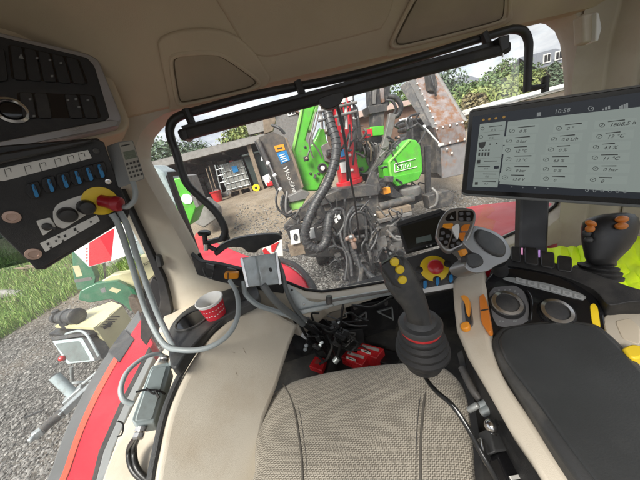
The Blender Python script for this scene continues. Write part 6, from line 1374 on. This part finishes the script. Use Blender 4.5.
m = MB(); m.prism([E_, D_, D_+dn*.62, E_+dn*.78], (D_-E_).cross(V((0, 0, 1))).normalized()*-.05 if (D_-E_).cross(V((0, 0, 1))).dot(CAM-E_) > 0 else (D_-E_).cross(V((0, 0, 1))).normalized()*.05); sp = m.build('side_cover', M['cream'], ct, bev=.01)
nrm = (D_-E_).cross(V((0, 0, 1))).normalized(); nrm = nrm if nrm.dot(CAM-E_) > 0 else -nrm
SPL = PL(E_+nrm*.004, nrm)
for k in range(5):
    x, y = 100.5+k*2.6, 326.5-k*2.5; m = MB(); m.plate([(x, y), (x+10-k*.3, y-.4), (x+10.2-k*.3, y+.5), (x+.3, y+1.0)], SPL.up(.002), .006); m.build('louvre', M['ink'], sp)
m = MB(); m.prism([A+V((0, .02, -.05)), E_+V((0, .02, -.05)), E_+dn*.8, A+dn*.7], (B_-A).normalized()*.05); m.build('engine_bay', M['dark'], ct)
m = MB()
for q0, q1 in ((A, E_), (E_, E_+dn*.78)): m.bar(q0, q1, .05, .05)
m.build('bay_edge', M['cream'], ct)
m = MB(); m.bar(A+dn*.1+(B_-A)*.25, E_+dn*.12+(B_-A)*.25, .4, .05); m.build('bay_shelf', M['black'], ct)
BX = P3((51, 342, 4.35), (84, 338, 4.2), (66, 364, 4.2))
bx = MB().plate(arcpx([(52, 341), (82, 338), (95, 361), (67, 364)], .06), BX, .16).build('control_cabinet', M['boxgrey'], ct, bev=.02)
MB().plate([(50, 337.5), (88, 331.5), (90, 335), (52, 341)], BX.up(.01), .2).build('cabinet_hood', M['dgrey'], ct, bev=.01)
MB().plate([(83, 339), (88, 338), (102, 359), (95, 361)], BX.up(-.01), .2).build('cabinet_side', M['dgrey'], ct)
MB().plate(arcpx([(55, 344), (79, 341), (90, 360), (69, 362)], .08), BX.up(.006), .01).build('cabinet_door', mat('cabinet_grey', (.11, .135, .13), .5, dirt=(.08, .09, .085), ds=5), bx, bev=.003)
m = MB(); m.ball(BX.up(.03)(62, 358.5), .05, .05, .05, n=12, m=8); m.build('red_lamp', M['redp'], ct)
m = MB(); m.tube([D(66, 334, 4.3), D(78, 331, 4.1), (D(86, 334, 4.05)), D(93, 345, 4.0), D(99, 356, 4.0)], .02, 8, 6); m.build('cable', M['conduit'], ct)
# hydraulic motor on the cover
ax = (TP(93, 318)-TP(60, 321)); ax.normalize(); o_ = TP(68, 323)+V((0, 0, .14))
m = MB(); m.lathe(o_, ax, [(.05, -.26), (.10, -.25), (.11, -.16), (.07, -.14), (.07, -.08), (.12, -.07), (.12, .06), (.15, .07), (.15, .16), (.135, .17), (.135, .34), (.15, .35), (.15, .40), (.12, .42), (.05, .42)], 24); m.build('hydraulic_motor', M['dgrey'], ct)
m = MB(); m.box(o_+ax*.1+V((0, 0, -.1)), .12, .3, .12); m.build('motor_foot', M['dgrey'], ct)
m = MB(); m.lathe(o_-ax*.12+V((0, 0, .08)), V((0, 0, 1)), [(.06, 0), (.06, .08), (.03, .1)], 12); m.build('motor_port', M['dgrey'], ct)
# drawbar, jockey post and coupling
z_ = PZ(.45)
m = MB(); m.bar(z_(100, 378), z_(58, 417), .09, .09); m.build('drawbar', M['galv'], ct, bev=.01)
m = MB(); m.tube([z_(62, 413), z_(50, 423), z_(41, 432)], [.065, .055, .05], 10, 3); m.build('overrun_bellows', M['mgrey'], ct)
m = MB(); m.bar(z_(43, 430), z_(33, 437), .08, .10); m.bar(z_(35, 436), z_(29, 442), .05, .06); m.build('coupling_head', M['galv'], ct, bev=.015)
m = MB(); m.bar(z_(48, 415)+V((0, 0, .10)), z_(30, 424)+V((0, 0, .12)), .02, .02); m.build('brake_lever', M['dgrey'], ct)
m = MB(); m.tube([D(54.5, 376, 4.0), D(75, 396, 4.05)], .075, 16, 1); m.build('jockey_post', M['boxgrey'], ct)
m = MB(); m.cyl(D(53.8, 375.3, 3.99), D(54.8, 376.3, 4.0), .05); m.build('post_cap', M['ink'], ct)
m = MB(); m.bar(D(66, 402, 4.0), D(84, 386, 4.1), .16, .10); m.build('post_clamp', M['galv'], ct, bev=.01)
for a_, b__ in (((71.5, 367, 4.2), (72.5, 384, 4.3)), ((73, 383, 4.25), (92, 381, 4.25)), ((83, 384, 4.1), (97, 372, 4.2))):
    m = MB(); m.tube([D(*a_), D(*b__)], .025, 8, 1); m.build('frame_tube', M['galv'], ct)
m = MB(); m.tube([D(58, 394, 4.0), D(60, 402, 3.95), D(66, 408, 3.95)], .008, 6, 5); m.build('breakaway_cable', M['mgrey'], ct)
m = MB(); m.tube([D(66, 413, 3.95), D(70, 415, 3.9), D(68, 421, 3.95)], .012, 6, 5); m.build('safety_loop', M['mgrey'], ct)
# dark green body and arm behind the cover
def dp(px, t, th, name, mt, par=ct, bev=.02):
    pl = PL(D(px[0][0], px[0][1], t), V((.35, -1, .12))); m = MB(); m.plate(px, pl, th); return m.build(name, mt, par, bev=bev)
dp([(60, 228), (74, 222), (84, 246), (96, 277), (94, 290), (77, 290), (73, 275), (72, 254)], 6.4, .30, 'green_arm', M['dgreen'])
dp([(72.5, 266), (79, 265.5), (82.5, 276), (76.5, 277)], 6.3, .02, 'cream_label', M['cream'], bev=0)
dp([(74, 280), (91, 277), (92, 280), (75, 283)], 6.25, .03, 'arm_band', M['mgreyl'], bev=0)
dp([(80, 291), (97, 283), (117, 281), (134, 289), (142, 303), (133, 313), (122, 304), (111, 299), (90, 303), (78, 300)], 6.2, .5, 'green_body', M['dgreen'])
dp([(112, 287.5), (121, 290), (117, 293.5), (109, 290.5)], 6.1, .02, 'cream_label', M['cream'], bev=0)
dp([(100, 289), (105, 287.5), (106, 292), (102, 293)], 6.1, .05, 'latch', M['chrome'], bev=0)
dp([(100, 282), (110, 275.5), (134, 271.5), (139, 285), (137, 295), (131, 288), (117, 281)], 6.5, .5, 'cream_hood', M['cream'], bev=.03)
dp([(128, 297), (140, 299), (144, 312), (136, 316), (130, 308)], 6.3, .3, 'brown_part', M['bark'], bev=.02)
dp([(137.5, 257), (155, 254.5), (166, 262), (156, 274), (149, 281), (142, 276)], 6.8, .5, 'cream_hood', M['cream'], bev=.03)
m = MB(); pl = PL(D(138, 257, 6.78), V((.35, -1, .12))); m.ptext('307', pl, (143.5, 266.5), (152, 263), .09, italic=.2); m.build('number_lettering', M['ink'], ct)
# red and white warning board
wb = thing('warning_board', 'red and white striped warning board below the hanging control box', 'board', D(100, 265, 6.0))
PB = PL(D(100, 248, 6.0), V((.3, -1, .1)))
m = MB(); m.plate([(72, 250), (116, 226), (124, 222), (129, 255), (111, 261), (89, 267), (85, 263)], PB, .04); m.build('board', M['white'], wb)
m = MB(); m.plate([(89.3, 243), (114.5, 228), (111, 260.6), (89, 266.6)], PB.up(.003), .004); m.build('red_stripe', mat('signal_red', (.62, .018, .03), .35, coat=.3), wb)
for k in range(5): m = MB(); y = 248+k*3; m.plate([(86.3, y), (87.5, y-.4), (87.6, y+1.4), (86.4, y+1.8)], PB.up(.003), .003); m.build('board_mark', M['redp'], wb)
m = MB(); m.tube([PB.up(-.06)(104, 262), GH(106, 285)], .03, 8, 1); m.build('board_post', M['mgrey'], wb)
# grey vehicle panels beyond the board
gv = thing('grey_vehicle', 'pale grey vehicle side with a red lamp seen past the conduits', 'vehicle', D(145, 262, 8.5))
def gp(px, t, th, name, mt, bev=.03): pl = PL(D(px[0][0], px[0][1], t), V((.2, -1, .05))); m = MB(); m.plate(px, pl, th); return m.build(name, mt, gv, bev=bev)
gp([(126, 218), (142, 212), (156, 250), (153, 256), (133, 259), (130, 250)], 8.5, .8, 'body', M['boxgrey'])
gp([(130, 214), (140, 211), (146, 226), (137, 231)], 8.4, .05, 'window', M['gloss']); gp([(138, 233), (142, 231), (144, 236), (140, 238)], 8.4, .05, 'red_lamp', M['redp'], .01); gp([(133, 241), (148, 237), (148.5, 238.5), (133.5, 242.5)], 8.4, .05, 'trim', M['galv'], .01)
# rubbish, logs, stump and shrub on the grass
def log(p0, p1, r, lab, nm='log', mt='wood'):
    m = MB(); m.tube([p0, (V(p0)+V(p1))/2+V((0, 0, .03)), p1], [r, r*.95, r*.85], 12, 4); o = m.build(nm, M[mt]); tag(o, lab, 'log', 'old timber on the grass bank'); return o
g = lambda x, y, dz: GH(x, y)+V((0, 0, dz))
lt = GH(10, 315)
log(D(-20, 296, 8.6), D(22, 294, 8.6), .17, 'grey round post lying across the top of the old timber', mt='concrete')
log(D(-20, 322, 8.4), D(21, 303, 8.4), .28, 'weathered timber beam below the grey post')
log(D(-20, 340, 8.2), D(14, 318, 8.3), .26, 'lowest brown timber on the grass at the left edge', mt='bark')
log(D(-10, 311, 8.3), D(20, 300, 8.3), .14, 'slim pale branch between the timber beams')
m = MB(); m.tube([D(21, 293, 8.5), D(24, 300, 8.4), D(24, 312, 8.4)], .03, 6, 5); tag(m.build('wire_hoop', M['galv']), 'thin bent metal hoop standing by the end of the timber', 'hoop')
dpile = MB(); r_ = random.Random(12)
for k in range(170):
    x, y = r_.uniform(26, 52), r_.uniform(268, 292); p = D(x, y, r_.uniform(9.6, 10.4)); a = V((r_.uniform(-1, 1), r_.uniform(-.5, .5), r_.uniform(-.7, .9))).normalized()*r_.uniform(.15, .5); dpile.tube([p, p+a*.5+V((0, 0, .03)), p+a], [r_.uniform(.03, .09), .02], 6, 2)
for k in range(14): dpile.ball(D(r_.uniform(28, 50), r_.uniform(276, 294), 10.2), r_.uniform(.15, .35), n=8, m=5)
tag(dpile.build('brush_pile', M['dirtpile'], kind='stuff'))
sb_ = thing('shrub', 'leafy green shrub at the left edge under the control box', 'shrub', GH(8, 296)); m = MB(); crown(m, D(8, 275, 10.5), (1.0, .9, .75), 1800, .09, random.Random(3), 9); m.build('leaves', M['leafA'], sb_, flat=True); m = MB(); m.tube([D(8, 296, 10.5), D(9, 280, 10.5)], [.05, .02], 6, 2); m.build('stem', M['bark'], sb_)
sb_ = thing('shrub', 'yellow green shrub between the brush pile and the green arm', 'shrub', GH(56, 288)); m = MB(); crown(m, D(57, 268, 11), (.9, .9, .8), 1500, .09, random.Random(4), 9); m.build('leaves', M['leafB'], sb_, flat=True); m = MB(); m.tube([D(57, 287, 11), D(57, 272, 11)], [.05, .02], 6, 2); m.build('stem', M['bark'], sb_)
m = MB(); m.ball(GH(117, 264)+V((0, 0, .1)), .4, .35, .22, n=14, m=8); tag(m.build('boulder', M['concrete']), 'rounded grey boulder on the grass below the warning board', 'boulder')
# ================================================================ camera, light, render settings
cd = bpy.data.cameras.new('camera'); co = bpy.data.objects.new('camera', cd); COL.objects.link(co)
cd.sensor_width = 36; cd.lens = 36*FPX/640; cd.clip_start = .02; cd.clip_end = 2000
mw = mathutils.Matrix((RT, UP, -FW)).transposed().to_4x4(); mw.translation = CAM; co.matrix_world = mw; S.camera = co
SUN_EL, SUN_AZ = radians(48), radians(214)      # azimuth measured from +Y towards +X: behind the camera, to the left
sd = bpy.data.lights.new('sun', 'SUN'); sd.energy = SUN_E; sd.angle = radians(SUN_A); sd.color = (1, .95, .88)
so = bpy.data.objects.new('sun', sd); COL.objects.link(so)
sv = V((sin(SUN_AZ)*cos(SUN_EL), cos(SUN_AZ)*cos(SUN_EL), sin(SUN_EL)))
so.rotation_euler = sv.to_track_quat('Z', 'Y').to_euler(); so.location = sv*60
w = bpy.data.worlds.new('World'); S.world = w; w.use_nodes = True; n = w.node_tree; bg = n.nodes['Background']
sky = n.nodes.new('ShaderNodeTexSky'); sky.sky_type = 'NISHITA'; sky.sun_disc = False; sky.sun_elevation = SUN_EL; sky.sun_rotation = SUN_AZ
sky.air_density = 1.2; sky.dust_density = 2.5
tc = n.nodes.new('ShaderNodeTexCoord'); mp = n.nodes.new('ShaderNodeMapping'); mp.inputs['Scale'].default_value = (1.6, 1.6, 5.0); lk(n, tc.outputs['Generated'], mp.inputs[0])
f1 = nz(n, mp.outputs[0], 1.7, 9, .6)
cover = ramp(n, f1, [(.30, .62), (.52, 1)])
f2 = nz(n, mp.outputs[0], 3.1, 8, .62)
cl = ramp(n, f2, [(.34, (1.65, 1.82, 2.12)), (.48, (2.45, 2.55, 2.75)), (.64, (3.5, 3.5, 3.55))])
lk(n, mixc(n, cover, sky.outputs[0], cl), bg.inputs[0]); bg.inputs[1].default_value = SKY_S
S.view_settings.view_transform = 'Standard'; S.view_settings.look = 'None'; S.view_settings.gamma = 1; S.view_settings.use_curve_mapping = False; S.view_settings.exposure = EXPO
S.render.engine = 'CYCLES'; S.cycles.max_bounces = 8; S.cycles.diffuse_bounces = 5; S.cycles.transparent_max_bounces = 16; S.cycles.caustics_reflective = False; S.cycles.caustics_refractive = False
try: S.cycles.use_denoising = True
except Exception: pass
for o in bpy.data.objects:
    if '_o' in o: del o['_o']
